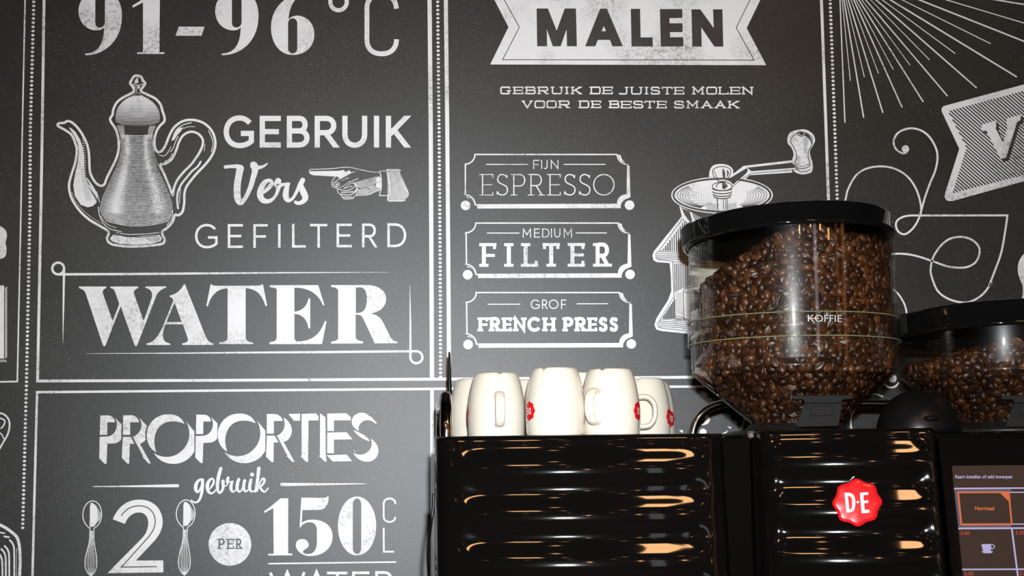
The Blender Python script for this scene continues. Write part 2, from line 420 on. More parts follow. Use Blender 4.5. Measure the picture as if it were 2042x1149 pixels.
# --- frame lines
i = Ink()
i.stroke([(49.5,-60),(50,0),(44.5,260),(41.8,420),(34.5,761),(-60,763)], 3.0)
i.stroke([(89.5,-60),(87.8,0),(84.2,260),(81.5,420),(74.9,760),(450,758.6),(890,756.2),(1330,752.8),(1700,750)], 5.6)
i.stroke([(64.6,1149),(63,1200)], 5)
i.stroke([(64.8,1149),(69.4,960),(74.0,782.3),(450,779),(890,775.6),(1340,771.4),(1700,768)], 4.8)
i.stroke([(62,1240),(64.8,1149)], 4.8)
i.stroke([(856,-60),(856.6,0),(859,260),(860.9,640),(861.4,757)], 8.4)
i.stroke([(861.5,777),(861.9,1000),(861.5,1240)], 7.2)
i.stroke([(888.6,-60),(889,0),(891.9,260),(894.6,600),(895.6,757)], 8.0)
i.stroke([(1636,-60),(1638,0),(1647.3,260),(1651.9,395),(1660,752)], 5.8)
i.build('border_line', wall, label='white printed ruled lines framing the mural panels')
i = Ink()
def dots(pts, pitch, r, phase):
    # walk a polyline
    L = [0]
    for a, b in zip(pts, pts[1:]): L.append(L[-1]+math.dist(a, b))
    s = phase
    while s < L[-1]:
        k = max(q for q in range(len(L)) if L[q] <= s+1e-9); k = min(k, len(pts)-2)
        t = (s-L[k])/(L[k+1]-L[k]); a, b = pts[k], pts[k+1]
        i.disc(a[0]+(b[0]-a[0])*t, a[1]+(b[1]-a[1])*t, r, r*0.78, 12); s += pitch
dots([(69,-45),(67.4,3.4),(60,258),(59.8,426),(52.3,785),(45.4,1053)] and [(68.7,-45),(67.4,3.4),(64.6,110),(60.5,258),(59.6,426),(52.8,762),(45.3,1053)], 8.33, 3.4, 7)
dots([(872.4,-45),(872.8,4),(875.6,265),(877.7,515),(878.6,752)], 8.13, 3.3, 0)
dots([(1654,-45),(1655.7,7),(1663.6,226),(1669.5,395),(1680,750)], 8.1, 3.3, 4)
tag(i.build('border_dots', wall, label='rows of small white printed dots between the panel lines'), kind='stuff')

# --- 91-96 C
nine = "M 752 487 C 900 490 1075 380 1075 140 C 1075 0 1000 -95 882 -95 C 770 -95 692 0 692 95 C 692 200 765 268 850 268 C 885 268 905 258 918 240 C 915 400 860 468 750 473 Z M 840 -40 C 840 -85 925 -85 925 -40 L 925 200 C 920 235 890 245 875 242 C 850 240 840 225 840 195 Z"
i = Ink(*cA)
i.fill(nine); i.fill(nine, dx=272.4*4.42)
i.fill("M 1165 50 L 1262 -10 L 1320 -100 L 1410 -100 L 1405 460 L 1450 460 L 1450 476 L 1210 476 L 1210 460 L 1260 460 L 1260 22 L 1172 68 Z")
i.fill("M 1575 235 L 1803 235 L 1777 315 L 1547 315 Z")
i.at(*cB)
i.fill("M 832 -58 C 760 -60 672 0 660 166 C 680 140 712 132 740 132 C 830 140 880 210 880 290 C 880 400 800 467 695 467 C 590 467 512 370 512 235 C 512 60 640 -60 832 -72 Z M 735 200 C 735 140 657 140 657 200 L 657 415 C 660 465 732 465 735 415 Z")
i.ell(1085, 15, 70, 72, 35)
i.stroke("M 1577 74 C 1565 -20 1520 -45 1451 -45 C 1372 -45 1326 -5 1326 70 L 1326 335 C 1326 415 1375 457 1451 457 C 1530 457 1577 410 1577 333", 41)
i.build('lettering', wall, label='white printed numerals 91-96 degrees C')

# --- MALEN banner
i = Ink(layer=1)
i.fill("M 976 -20 L 986 0 L 1014 54 L 977.5 128.6 L 1528 130 L 1489 56 L 1516 0 L 1526 -20 Z")
i.build('banner', wall, label='white printed ribbon banner carrying dark word MALEN')
i = Ink(*cC, layer=2)
i.fill("M 840 75 L 940 75 L 1017 270 L 1088 75 L 1187 75 L 1195 408 L 1108 408 L 1104 258 L 1052 408 L 982 408 L 930 258 L 933 408 L 845 408 Z")
i.fill("M 1400 77 L 1460 77 L 1600 408 L 1508 408 L 1487 352 L 1380 352 L 1358 408 L 1268 408 Z M 1433 230 L 1413 275 L 1452 275 Z")
i.fill("M 1670 78 L 1752 78 L 1757 330 L 1862 330 L 1864 410 L 1677 410 Z")
i.at(*cD)
i.fill("M 247 80 L 445 80 L 445 158 L 332 160 L 332 205 L 447 205 L 447 283 L 335 283 L 337 328 L 452 328 L 454 410 L 255 410 Z")
i.fill("M 525 82 L 603 82 L 722 248 L 715 82 L 798 82 L 806 411 L 727 411 L 612 242 L 616 411 L 533 411 Z")
i.at(0, 0, 1)
i.stroke([(994,-20),(1005.6,0),(1035.7,54.3),(1002.2,119.2),(1250,119.5),(1504,120),(1468.2,55.4),(1495.3,0),(1505,-20)], 1.5)
i.build('lettering', wall, M_DARK, 'dark printed word MALEN with thin inner outline')

# --- slab small text
i = Ink(*X1)
w1 = 13
letters(i, [('G',133,312),('E',320,483),('B',502,670),('R',690,880),('U',893,1085),('I',1103,1170),('K',1195,1370),('D',1478,1648),('E',1665,1832)], 97, 211, 22, slab=17, sw=17, font=GW)
letters(i, [('V',447,632),('O',648,808),('O',828,985),('R',1003,1200),('D',1310,1475),('E',1495,1655),('B',1765,1930)], 307, 421, 22, slab=17, sw=17, font=GW)
i.at(*X2)
letters(i, [('J',-45,110),('U',118,305),('I',322,395),('S',415,560),('T',580,740),('E',752,910),('M',1010,1210),('O',1228,1385),('L',1400,1555),('E',1565,1725),('N',1742,1915)], 96, 207, 21, slab=16, sw=16, font=GW)
letters(i, [('E',-25,145),('S',160,318),('T',328,485),('E',500,655),('S',757,910),('M',928,1128),('A',1145,1325),('A',1345,1520),('K',1540,1715)], 300, 409, 21, slab=16, sw=16, font=GW)
i.build('lettering', wall, label='white wide slab capitals GEBRUIK DE JUISTE MOLEN VOOR DE BESTE SMAAK')

# --- GEBRUIK / GEFILTERD
i = Ink(*cJ)
letters(i, [('G',78,372,98,416),('E',427,632),('B',690,915),('R',960,1178),('U',1228,1470,102,414),('I',1533,1587),('K',1650,1868)], 102, 410, 51)
i.build('lettering', wall, label='bold white sans capitals GEBRUIK')
i = Ink(*cK)
letters(i, [('G',80,272,198,406),('E',358,486,200,403),('F',575,697,200,402),('I',785,806,200,400),('L',903,1020,198,400),('T',1056,1202,198,400),('E',1281,1410,196,397),('R',1497,1620,195,397),('D',1712,1873,193,396)], 200, 400, 21)
i.build('lettering', wall, label='thin white spaced capitals GEFILTERD')
# --- Vers
i = Ink(*cJ)
for st in ([(95,598,34),(150,593,32),(215,592,40)], [(238,612,72),(225,680,66),(212,760,66),(208,860,66),(222,925,62),(250,945,44),(290,895,40),(335,800,46),(365,700,52),(382,630,60),(372,585,74)],
           [(375,590,70),(410,603,40),(455,595,28),(500,567,14)],
           [(455,855,24),(515,800,40),(545,755,38),(520,728,34),(475,750,48),(440,810,58),(432,875,60),(465,925,52),(530,925,36),(585,870,28),(612,790,44)],
           [(606,735,60),(595,770,56),(640,772,36),(690,762,26),(712,762,24)], [(700,768,36),(685,820,52),(680,880,58),(700,920,44),(745,905,28),(790,830,34),(825,760,46)],
           [(843,728,48),(826,775,48),(850,840,62),(870,895,58),(845,935,44),(800,950,34),(775,940,32)]):
    i.curve(st)
i.disc(365, 575, 30); i.disc(845, 725, 22)
i.build('lettering', wall, label='white brush script word Vers')

# --- WATER
i = Ink(*cL)
i.fill("M 445 320 Q 445 314 455 314 L 720 314 Q 730 316 722 330 C 690 345 688 360 690 385 L 790 665 L 857 490 L 805 345 C 795 335 770 335 765 322 Q 762 314 775 314 L 1045 314 Q 1055 318 1048 330 C 1012 345 1000 360 1008 390 L 1105 665 L 1185 440 C 1198 380 1190 345 1125 328 Q 1118 316 1128 314 L 1328 312 Q 1340 316 1332 325 C 1270 350 1245 375 1225 430 L 1040 910 Q 1028 935 1012 910 L 872 515 L 718 910 Q 705 935 690 910 L 520 400 C 505 350 485 345 450 330 Z")
i.fill("M 1518 290 Q 1527 292 1532 305 L 1735 820 C 1755 870 1780 885 1812 893 Q 1820 905 1805 909 L 1505 910 Q 1495 905 1500 893 C 1550 885 1565 870 1550 830 L 1505 700 L 1330 700 C 1300 760 1290 830 1315 865 C 1330 885 1350 888 1372 895 Q 1382 905 1370 910 L 1140 910 Q 1125 900 1140 892 C 1215 880 1250 820 1290 745 L 1405 465 C 1410 445 1400 432 1370 418 Q 1365 408 1375 405 C 1440 390 1480 355 1510 300 Z M 1420 478 L 1338 676 L 1492 676 Z")
i.at(*cK)
i.fill("M 212 712 Q 222 708 230 720 Q 250 724 300 724 L 620 722 Q 640 720 648 710 Q 655 708 658 718 L 692 890 Q 688 898 678 893 C 650 810 610 745 510 745 L 510 1160 C 512 1195 540 1200 570 1205 L 574 1218 L 286 1218 L 287 1205 C 330 1200 357 1195 357 1160 L 357 745 C 270 745 210 810 190 895 Q 182 902 177 892 Z")
i.at(*cM)
i.fill("M 397 275 Q 397 267 410 267 L 838 267 L 893 445 Q 887 452 880 448 C 840 350 760 290 622 290 L 622 508 C 690 500 735 460 750 388 Q 757 383 765 390 L 765 655 Q 757 665 749 655 C 735 570 690 530 622 528 L 622 740 C 622 770 640 777 660 777 C 780 770 850 720 897 595 Q 905 588 912 597 L 872 800 L 400 801 Q 393 792 400 782 C 440 778 462 770 462 735 L 462 310 C 460 290 430 292 400 284 Z")
i.fill("M 953 272 Q 955 266 965 266 L 1300 266 C 1400 275 1452 330 1452 390 C 1452 460 1400 510 1310 524 C 1370 530 1410 570 1425 605 L 1490 735 C 1505 765 1530 775 1552 780 L 1556 792 L 1350 794 L 1240 560 C 1225 535 1200 533 1176 533 L 1176 735 C 1178 765 1210 772 1240 776 Q 1246 788 1238 795 L 957 796 Q 950 788 957 778 C 1000 772 1018 765 1018 735 L 1018 320 C 1015 290 980 285 955 283 Z M 1178 287 L 1178 520 C 1240 520 1278 500 1278 390 C 1278 320 1255 287 1215 287 Z")
i.build('lettering', wall, label='large white serif word WATER')
i = Ink()
i.ell(116, 535.6, 11.7, 11.7, 4.8, 0, 270)
i.ell(116, 535.6, 11.7, 11.7, 4.8, -90, 0)
i.stroke([(116,547.3,4.8),(250,546.7,4.6),(370,545.7,4.4),(450,545.0,3.8),(560,544.1,2.6),(700,543.4,1.2),(776,543.2,0.4)], 4)
i.stroke([(127.7,535.6,4.8),(127.3,560,4.4),(126.4,620,3.2),(125.7,660,1.6),(125.4,684,0.4)], 4)
i.ell(830.4, 712.6, 12.0, 12.0, 4.4, -90, 180)
i.stroke([(171.9,705.3,0.4),(260,704.9,1.4),(360,704.5,2.4),(450,703.6,3.4),(650,702.3,4.4),(830.6,700.6,4.4)], 4)
i.stroke([(818.4,712.6,4.4),(818.4,650,3.6),(817.8,600,1.8),(817.4,568,0.4)], 4)
i.build('flourish', wall, label='thin tapering white lines with corner loops around WATER')

# --- PROPORTIES
i = Ink(*cO)
P1 = "M 255 183 L 355 183 C 405 185 435 220 443 270 L 345 270 L 343 430 L 250 430 Z"
P2 = "M 437 208 L 525 295 L 520 490 C 490 525 460 540 410 540 L 345 543 L 335 800 L 310 798 L 242 730 L 247 455 L 330 452 C 400 452 465 400 467 300 C 467 260 455 235 437 208 Z"
O1 = "M 1328 293 C 1290 200 1215 168 1120 168 C 960 168 850 290 845 430 C 845 540 900 620 968 652 C 910 500 950 330 1080 275 C 1170 245 1260 258 1328 293 Z"
O2 = "M 1330 240 L 1452 385 L 1452 640 C 1400 740 1300 800 1190 800 C 1080 800 990 750 935 662 C 1050 735 1180 720 1260 660 C 1360 590 1410 470 1380 350 C 1370 300 1355 270 1330 240 Z"
for d in (P1, P2, O1, O2): i.fill(d)
for d in (P1, P2): i.fill(d, 1222, -10)
for d in (O1, O2): i.fill(d, 903, -9)
i.fill("M 547 181 L 655 181 C 705 185 740 220 748 270 L 635 270 L 635 430 L 543 430 Z")
i.fill("M 748 208 L 850 318 C 825 380 822 430 832 495 Q 800 530 760 545 L 897 793 L 872 795 L 793 712 L 803 705 L 668 455 C 740 430 778 370 778 300 C 778 265 765 235 748 208 Z")
i.fill("M 540 457 L 640 457 L 692 545 L 632 545 L 622 798 L 600 796 L 530 725 Z")
i.at(*cPp)
i.fill("M 460 165 L 560 165 C 620 170 655 210 663 253 L 550 253 L 548 415 L 460 415 Z")
i.fill("M 675 208 C 750 260 780 320 778 385 C 775 450 730 510 672 520 L 812 770 L 785 775 L 708 695 L 725 700 L 588 440 C 650 420 690 350 687 290 C 685 250 680 230 675 208 Z")
i.fill("M 460 440 L 560 440 L 608 527 L 548 527 L 545 778 L 520 776 L 450 710 Z")
i.fill("M 733 165 L 883 160 L 883 250 L 805 250 Z"); i.fill("M 903 165 L 1085 158 L 1117 190 L 1117 247 L 990 247 L 985 773 L 960 772 L 892 705 L 903 690 Z")
i.fill("M 1137 155 L 1205 205 L 1210 680 L 1220 770 L 1195 770 L 1125 700 L 1137 685 Z")
i.fill("M 1228 160 L 1470 155 L 1528 205 L 1528 245 L 1313 245 L 1313 380 L 1230 380 Z")
i.fill("M 1230 402 L 1475 397 L 1545 480 L 1545 487 L 1313 490 L 1313 663 L 1228 663 Z"); i.fill("M 1222 690 L 1475 682 L 1545 765 L 1300 770 Z")
i.fill("M 1770 200 L 1785 197 L 1862 283 L 1840 285 C 1790 240 1730 230 1680 260 C 1635 290 1620 330 1628 380 C 1570 350 1535 300 1542 250 C 1550 185 1610 148 1670 148 C 1720 150 1750 175 1770 200 Z")
i.fill("M 1560 368 C 1630 400 1740 440 1770 512 C 1680 490 1600 430 1560 368 Z")
i.fill("M 1785 478 C 1840 520 1880 570 1880 635 C 1875 720 1810 772 1735 772 C 1660 772 1600 730 1558 660 C 1640 700 1720 690 1770 620 C 1800 580 1800 520 1785 478 Z")
i.fill("M 1555 618 L 1600 650 L 1580 643 Z")
i.build('lettering', wall, label='white cut display capitals PROPORTIES')
i = Ink()
i.stroke([(185.9,970.6,1.6),(260,970.0,3.4),(354,968.9,6.4)], 4, cap=True)
i.stroke([(562,966.4,6.6),(640,965.9,4.4),(700,965.2,2.4),(728.8,964.8,0.8)], 4, cap=True)
i.stroke([(534.6,1124.4),(790,1121.1)], 2.9)
i.build('flourish', wall, label='tapering white rules beside the script word and under 150')
i = Ink(*cGB)
for st in ([(372,400,50),(320,392,46),(255,440,60),(222,520,76),(218,600,74),(255,665,44),(300,620,40),(345,520,40)],
           [(365,400,66),(362,520,70),(350,650,64),(325,760,56),(280,850,48),(210,885,40),(150,862,36),(125,835,30)],
           [(500,610,20),(545,560,36),(590,490,48),(605,420,44),(575,372,36),(520,400,54),(475,480,72),(470,580,72),(500,660,60),(560,690,38),(620,650,32),(665,590,26)],
           [(755,155,70),(722,270,76),(695,400,74),(682,520,70),(690,620,58),(725,680,44),(775,640,52),(805,560,60),(805,470,72),(802,425,66)],
           [(815,545,30),(870,525,26),(905,480,30)], [(912,355,60),(898,400,72),(895,440,66)], [(900,450,50),(950,440,26),(1015,430,30)],
           [(995,450,50),(975,530,66),(975,600,66),(1010,655,40),(1065,630,30),(1100,560,30)],
           [(1140,390,66),(1112,480,70),(1105,580,68),(1145,655,42),(1200,620,32),(1235,540,40)], [(1268,415,62),(1250,500,64),(1248,590,62),(1285,650,38),(1340,615,30)],
           [(1402,400,64),(1380,490,66),(1375,590,64),(1415,652,36),(1475,630,30)],
           [(1570,155,78),(1555,300,74),(1535,450,66),(1510,600,54),(1497,655,42)], [(1540,640,26),(1575,520,30),(1620,410,38),(1665,370,44),(1692,400,50),(1670,475,48),(1615,535,40),(1600,560,44),(1640,625,50),(1695,655,38),(1745,610,32),(1768,575,26)]):
    i.curve(st)
i.disc(1425, 285, 45, 42)
i.build('lettering', wall, label='white brush script word gebruik')

# --- 2, spoons, PER, 150 CL, WATER below
i = Ink(*cR)
i.fill("M 455 462 C 510 320 620 222 780 222 C 950 222 1060 340 1060 490 C 1060 600 1000 680 940 745 L 735 962 L 1068 960 L 1068 1105 L 390 1115 L 800 700 C 850 650 885 590 885 500 C 885 430 840 378 775 378 C 690 378 630 440 603 517 Z")
i.build('lettering', wall, label='large white numeral 2 with dark inline')
i = Ink(*cR, layer=2)
i.stroke("M 558 420 C 610 340 680 298 775 298 C 900 298 970 380 970 490 C 970 570 920 640 880 685 L 560 1042 L 992 1035", 13)
i.build('inline', wall, M_DARK)
for sx, sy in ((0, 0), (1133, -12)):
    i = Ink(150+sx/6.08, 960+sy/6.08, 6.08)
    i.stroke("M 180 575 C 130 540 92 480 92 410 C 95 310 150 240 210 238 C 275 240 320 310 320 405 C 318 480 285 540 228 570 L 225 700 C 235 800 262 900 262 990 C 262 1070 230 1120 190 1150 C 150 1120 118 1070 118 990 C 118 900 165 800 175 700 Z".replace('Z','Z'), 11)
    i.fill("M 175 560 C 175 500 180 400 178 300 L 200 260 C 230 270 250 290 262 330 C 280 400 275 480 235 545 Z")
    for k in range(9):
        i.stroke([(250+k*7, 285+k*12), (262+k*6, 420), (250+k*5, 520-k*6)], 3)
    for k in range(6): i.stroke([(185+k*6, 260+k*2), (183+k*6, 330)], 3)
    for k in range(7):
        u = (k-3)/3
        i.stroke([(198+u*14, 600), (198+u*18, 720), (190+u*38, 850), (190+u*52, 990), (190+u*34, 1090), (190+u*4, 1140)], 6 if k % 2 else 3.5)
    i.build('spoon_drawing', wall, label='white engraved teaspoon drawing beside the numeral 2')
i = Ink(*cS)
i.disc(249, 578, 181, n=64)
i.build('roundel', wall, label='solid white printed disc holding PER')
i = Ink(*cS, layer=2)
letters(i, [('P',140,205),('E',215,285),('R',290,360)], 530, 617, 13, slab=12, sw=10)
i.build('lettering', wall, M_DARK, 'small dark slab capitals PER')
i = Ink(*cS)
i.fill("M 680 187 L 743 187 L 743 656 L 778 656 L 778 671 L 573 673 L 573 658 L 620 657 L 617 270 L 545 310 L 537 297 C 600 260 640 215 680 187 Z")
i.fill("M 855 182 L 1060 183 L 1077 170 L 1087 172 C 1085 240 1060 283 1010 285 L 863 287 L 858 395 C 885 375 920 368 955 368 C 1060 372 1120 430 1120 510 C 1120 610 1040 677 930 677 C 860 677 808 630 808 585 C 808 550 830 533 862 533 C 895 533 917 555 917 585 C 915 615 870 620 868 640 C 868 655 890 662 920 660 C 965 655 985 620 987 560 L 987 460 C 985 400 950 388 920 390 C 880 395 855 415 850 433 L 840 432 Z")
i.fill("M 1327 172 C 1420 172 1490 285 1490 422 C 1490 560 1420 672 1327 672 C 1235 672 1165 560 1165 422 C 1165 285 1235 172 1327 172 Z M 1291 240 C 1291 170 1363 170 1363 240 L 1363 610 C 1363 675 1291 675 1291 610 Z")
i.stroke("M 1652 236 L 1652 225 C 1645 175 1553 175 1553 235 L 1553 345 C 1555 402 1650 402 1652 345", 15)
i.stroke("M 1553 438 L 1555 640 L 1642 640", 15)
i.build('lettering', wall, label='white numerals 150 with small stacked CL')
i = Ink(*cY)
letters(i, [('T',900,1180,343,640),('E',1240,1475,340,640),('R',1555,1790,336,640)], 340, 640, 36)
i.stroke([(130,355),(240,640),(360,350),(480,640),(590,350)], 38); i.stroke([(640,640),(757,345),(874,640)], 38); i.stroke([(680,545),(834,545)], 30)
i.build('lettering', wall, label='tops of thin white capitals WATER cut by the photo edge')

# --- three name plates
plates = []
def plate(c, y0, yb, xl, xr, dotl, dotr):
    i = Ink(*c)
    h = 105
    # thin outline
    tl = [(xl+h, y0), (xr-h+12, y0)]
    i.stroke([(xl+h-8, y0+5), (xr-h+2, y0+5)], 14)
    def arc(cx, cy, a0, a1, r=105): return [(cx+r*math.cos(math.radians(a0+(a1-a0)*k/12)), cy+r*math.sin(math.radians(a0+(a1-a0)*k/12))) for k in range(13)]
    i.stroke([(xl+h, y0)]+arc(xl, y0+2, 0, 90)+[(xl+4, y0+h), (xl+4+(4 if c == cU else 0), yb-h)]+arc(xl, yb, -90, 0)[:], 14)
    i.stroke([(xr-h, y0)]+arc(xr, y0+2, 180, 90)+[(xr-4, y0+h)], 14)
    # heavy drop side right and bottom
    i.stroke([(xl+h, yb), (xr-h-12, yb-5)], 14)
    i.fill(pts=[[(xl+h+12, yb-6),(xr-h-18, yb-11)]+[(p[0]-10,p[1]-8) for p in arc(xr, yb-4, 180, 270, 98)]+[(xr-6, yb-h-20),(xr-2, y0+h+10),(xr+24, y0+h+20),(xr+34, yb-h+24)]+arc(xr+24, yb+24, 270, 180, 92)[2:]+[(xr-h+40, yb+34),(xl+h+24, yb+38),(xl+h+22, yb+16)]], d=None)
    i.fill(None, pts=[arc(xr+4, y0-2, 176, 120, 100)+arc(xr+26, y0+8, 120, 176, 92)])
    i.fill(None, pts=[arc(xl+18, yb+22, -88, -10, 96)+arc(xl+6, yb+6, -10, -88, 92)])
    i.disc(dotl[0], dotl[1], 50, n=32); i.disc(dotr[0], dotr[1], 50, n=32)
    return i
i = plate(cT, 142, 672, 142, 1832, (148,678), (1856,675))
i.stroke([(362,250),(798,250)], 10); i.stroke([(1170,250),(1606,250)], 10)
i.build('plate_drawing', wall, label='white notched name plate outline around FIJN ESPRESSO')
i = plate(cU, -240, 300, 150, 1842, (170,303), (1862,300))
i.stroke([(370,-131),(710,-131)], 10); i.stroke([(1295,-132),(1620,-132)], 10)
i.build('plate_drawing', wall, label='white notched name plate outline around MEDIUM FILTER')
i = plate(cU, 484, 1026, 155, 1856, (175,1030), (1874,1024))
i.stroke([(378,611),(718,610)], 10); i.stroke([(1306,606),(1634,605)], 10)
i.build('plate_drawing', wall, label='white notched name plate outline around GROF FRENCH PRESS')
i = Ink(*cT)
letters(i, [('F',853,916),('I',934,948),('J',962,1012),('N',1035,1115)], 203, 298, 10)
letters(i, [('E',292,438),('S',467,598),('P',618,772),('R',797,975),('E',995,1140),('S',1170,1302),('S',1325,1457),('O',1477,1700)], 352, 573, 12, slab=27, sw=8)
i.build('lettering', wall, label='thin white capitals FIJN ESPRESSO')
i = Ink(*cT)
letters(i, [('M',738,836),('E',862,922),('D',946,1022),('I',1037,1048),('U',1072,1136),('M',1165,1263)], 918, 1013, 10)
i.at(*cU)
letters(i, [('F',290,470,-26,221),('I',550,648,-26,221),('L',725,905,-26,220),('T',950,1130,-27,220),('E',1212,1392,-27,220),('R',1475,1675,-27,219)], -26, 220, 42, slab=28, sw=31)
i.build('lettering', wall, label='white capitals MEDIUM FILTER with slab serifs')
i = Ink(*cU)
letters(i, [('G',827,920),('R',945,1000),('O',1015,1115),('F',1143,1197)], 562, 660, 10)
letters(i, [('F',272,388),('R',390,522),('E',522,632),('N',640,785),('C',792,935),('H',945,1092),('P',1155,1272),('R',1280,1415),('E',1412,1522),('S',1532,1632),('S',1645,1740)], 748, 893, 36, slab=12, sw=26)
i.build('lettering', wall, label='white GROF over bold slab FRENCH PRESS')

# --- sunburst rays
i = Ink(*cE)
rays = [((178,0),(228,1243),12),((200,0),(283,820),8),((218,0),(418,1193),13),((240,0),(425,780),8),((262,0),(612,1143),13),((290,0),(568,745),8),((318,0),(808,1090),13),((340,0),(718,705),8),((370,0),(1022,1033),13),((400,0),(888,660),8),((440,0),(1267,973),13),((490,0),(1085,607),8),((545,0),(1562,890),14),((615,5),(1345,542),9),((690,0),(1970,780),15),((810,0),(1705,443),9),((985,0),(2400,560),15),((1260,0),(2300,310),10),((1770,0),(2400,104),15)]
for a, b, ww in rays:
    t = -140/max(1, (b[1]-a[1])); t = max(t, -0.6)
    i.stroke([(a[0]+(b[0]-a[0])*t, a[1]+(b[1]-a[1])*t), b], ww)
i.build('sunburst_drawing', wall, label='white printed rays fanning down from the top edge')

# --- V banner
i = Ink(*cVB)
outer = "M 78 312 Q 66 275 100 260 L 775 78 L 1160 -26 L 1160 795 L 775 900 L 175 1066 Q 92 1080 103 1010 L 225 625 Z"
i.fill(outer)
i.build('banner', wall, label='tilted white printed ribbon banner with hatched centre at right edge')
i = Ink(*cVB, layer=2)
poly = [(130,305),(1160,28),(1160,750),(168,1002),(287,615)]
def clip_line(p, q, poly):
    d = (q[0]-p[0], q[1]-p[1]); ts = []
    for a, b in zip(poly, poly[1:]+poly[:1]):
        e = (b[0]-a[0], b[1]-a[1]); den = d[0]*e[1]-d[1]*e[0]
        if abs(den) < 1e-9: continue
        t = ((a[0]-p[0])*e[1]-(a[1]-p[1])*e[0])/den; u = ((a[0]-p[0])*d[1]-(a[1]-p[1])*d[0])/den
        if 0 <= u <= 1: ts.append(t)
    ts.sort(); return [(ts[k], ts[k+1]) for k in range(0, len(ts)-1, 2)]
k = -1400
while k < 1500:
    p = (0, k); q = (1000, k+880)
    for t0, t1 in clip_line(p, q, poly):
        i.stroke([(p[0]+1000*t0, p[1]+880*t0), (p[0]+1000*t1, p[1]+880*t1)], 11.5)
    k += 30.2
Vd = "M 412 430 L 425 418 L 535 385 L 540 440 L 533 450 L 597 572 L 640 425 L 628 430 L 628 368 L 750 335 L 745 380 L 715 400 L 622 700 L 577 712 L 455 470 L 418 474 Z"
i.fill(Vd, 24, 24); i.fill(Vd, 12, 12)
i.build('hatching', wall, M_DARK, 'dark diagonal hatching and letter shadow on the banner')
i = Ink(*cVB, layer=3); i.fill(Vd); i.build('lettering', wall, label='white slab letter V on the hatched banner')

# --- swirls right
i = Ink()
def f2(c, pts): return [(c[0]+x/c[2], c[1]+y/c[2]) for x, y in pts]
i.curve(f2(cF, [(850,430),(800,432),(740,385),(722,310),(760,235),(830,195),(920,183),(1020,215),(1100,290),(1155,400),(1165,500),(1140,620),(1090,740),(1040,880),(995,1040)]) +
        f2(cG, [(640,200),(590,310),(520,400),(430,455),(350,420),(315,340),(330,275),(400,225),(500,203),(640,202)])+f2(cG,[(1200,201)]), 3.9)
i.stroke(f2(cG, [(1200,201),(1818,200)])+[tuple(p) for p in spline(f2(cG, [(1818,200),(1790,400),(1735,700),(1655,930),(1575,1140)])+f2(cX,[(260,610),(150,760),(0,860)])+f2(cZ,[(850,90),(740,65),(650,0)])+f2(cG,[(790,1000),(790,870),(820,760),(880,660),(960,570),(1060,510),(1200,490),(1340,530),(1430,620),(1440,720),(1390,830),(1280,895),(1150,905),(1000,885),(800,815),(600,750),(430,720),(275,720),(100,745),(-60,830)]), 6)][0:], 3.9)
i.curve(f2(cF, [(150,1120),(200,1000),(235,900),(260,800),(340,660),(450,590),(600,568),(740,595),(860,670),(940,780),(985,900),(1000,1000),(995,1050)]), 3.7)
i.disc(*f2(cF, [(842,392)])[0], 7.4)
i.curve(f2(cZ, [(240,-40),(325,0),(380,70),(408,140),(412,220),(380,330),(300,420)]), 3.4)
i.build('flourish', wall, label='white looping scroll lines below the rays at right')
i = Ink(*cX)
i.fill("M 760 170 L 732 190 C 660 260 640 340 642 420 C 650 520 690 580 712 650 C 720 740 710 820 680 900 L 900 900 L 900 170 Z")
i.build('silhouette', wall, label='white printed shape cut by the right photo edge')
i = Ink()   # bits of scroll seen between the rails and hoppers
i.fill(None, pts=[[(1401+a, 827+b) for a, b in ((0,0),(8,-0.5),(14,5),(15,12),(10,19),(2,21),(-3,21),(3,17),(6,11),(5,5))]])
for x, y, r in ((1402,862,7),(1780,755,8)): i.disc(x, y, r)
i.ell(1777, 757, 16, 16, 3.4, 20, 160); i.curve([(1706,813),(1698,830),(1697,850),(1700,866)], 3.2); i.curve([(1730,790),(1745,786),(1760,791)], 3)
i.fill(None, pts=[[(1440,865),(1452,858),(1446,870)]]); i.fill(None, pts=[[(1450,850),(1458,852),(1457,856)]]); i.fill(None, pts=[[(1354,858),(1362,858),(1361,864)]])
i.curve([(1487,830),(1483,842),(1479,853)], 5)
i.build('scroll_fragment', wall, label='small white printed scroll fragments behind the chrome rail')

# --- left edge fragments
i = Ink(*cN)
i.fill("M -90 80 C 0 80 42 105 42 150 C 42 170 33 185 33 195 C 40 215 42 250 35 270 C 25 290 10 298 -90 300 Z")
i.fill("M -90 452 L 25 452 L 24 893 L -90 893 Z")
k = 462
while k < 890:
    i.stroke([(30, k+12), (43, k)], 6); k += 12.6
for x in range(-80, 30, 12): i.stroke([(x, 900), (x+11, 914)], 5)
i.build('silhouette', wall, label='white printed cloud and block cut by the left photo edge')
i = Ink(*cBL)
i.curve([(-60,790),(-20,795),(20,812),(62,838),(112,882),(128,930),(134,985),(136,1060),(132,1160),(130,1300)], 20)
i.curve([(-60,830),(-10,850),(30,858)], 10); i.curve([(30,880),(60,885)], 12)
for x, y in ((92,905),(58,945),(35,965),(12,990),(-12,1010)):
    i.curve([(x-26,y),(x-4,y+30),(x+4,y+90),(x+4,1300)], 12)
i.curve([(112,960),(112,1300)], 3)
i.curve([(-50,48),(0,48),(35,62),(60,95),(64,140),(52,190),(25,240),(-10,300)], 12)
i.curve([(-40,75),(10,85),(32,100),(25,130),(8,150)], 10); i.curve([(-20,170),(10,190),(25,220)], 8)
i.build('bread_drawing', wall, label='white engraved bread and croissant cut by the left photo edge')
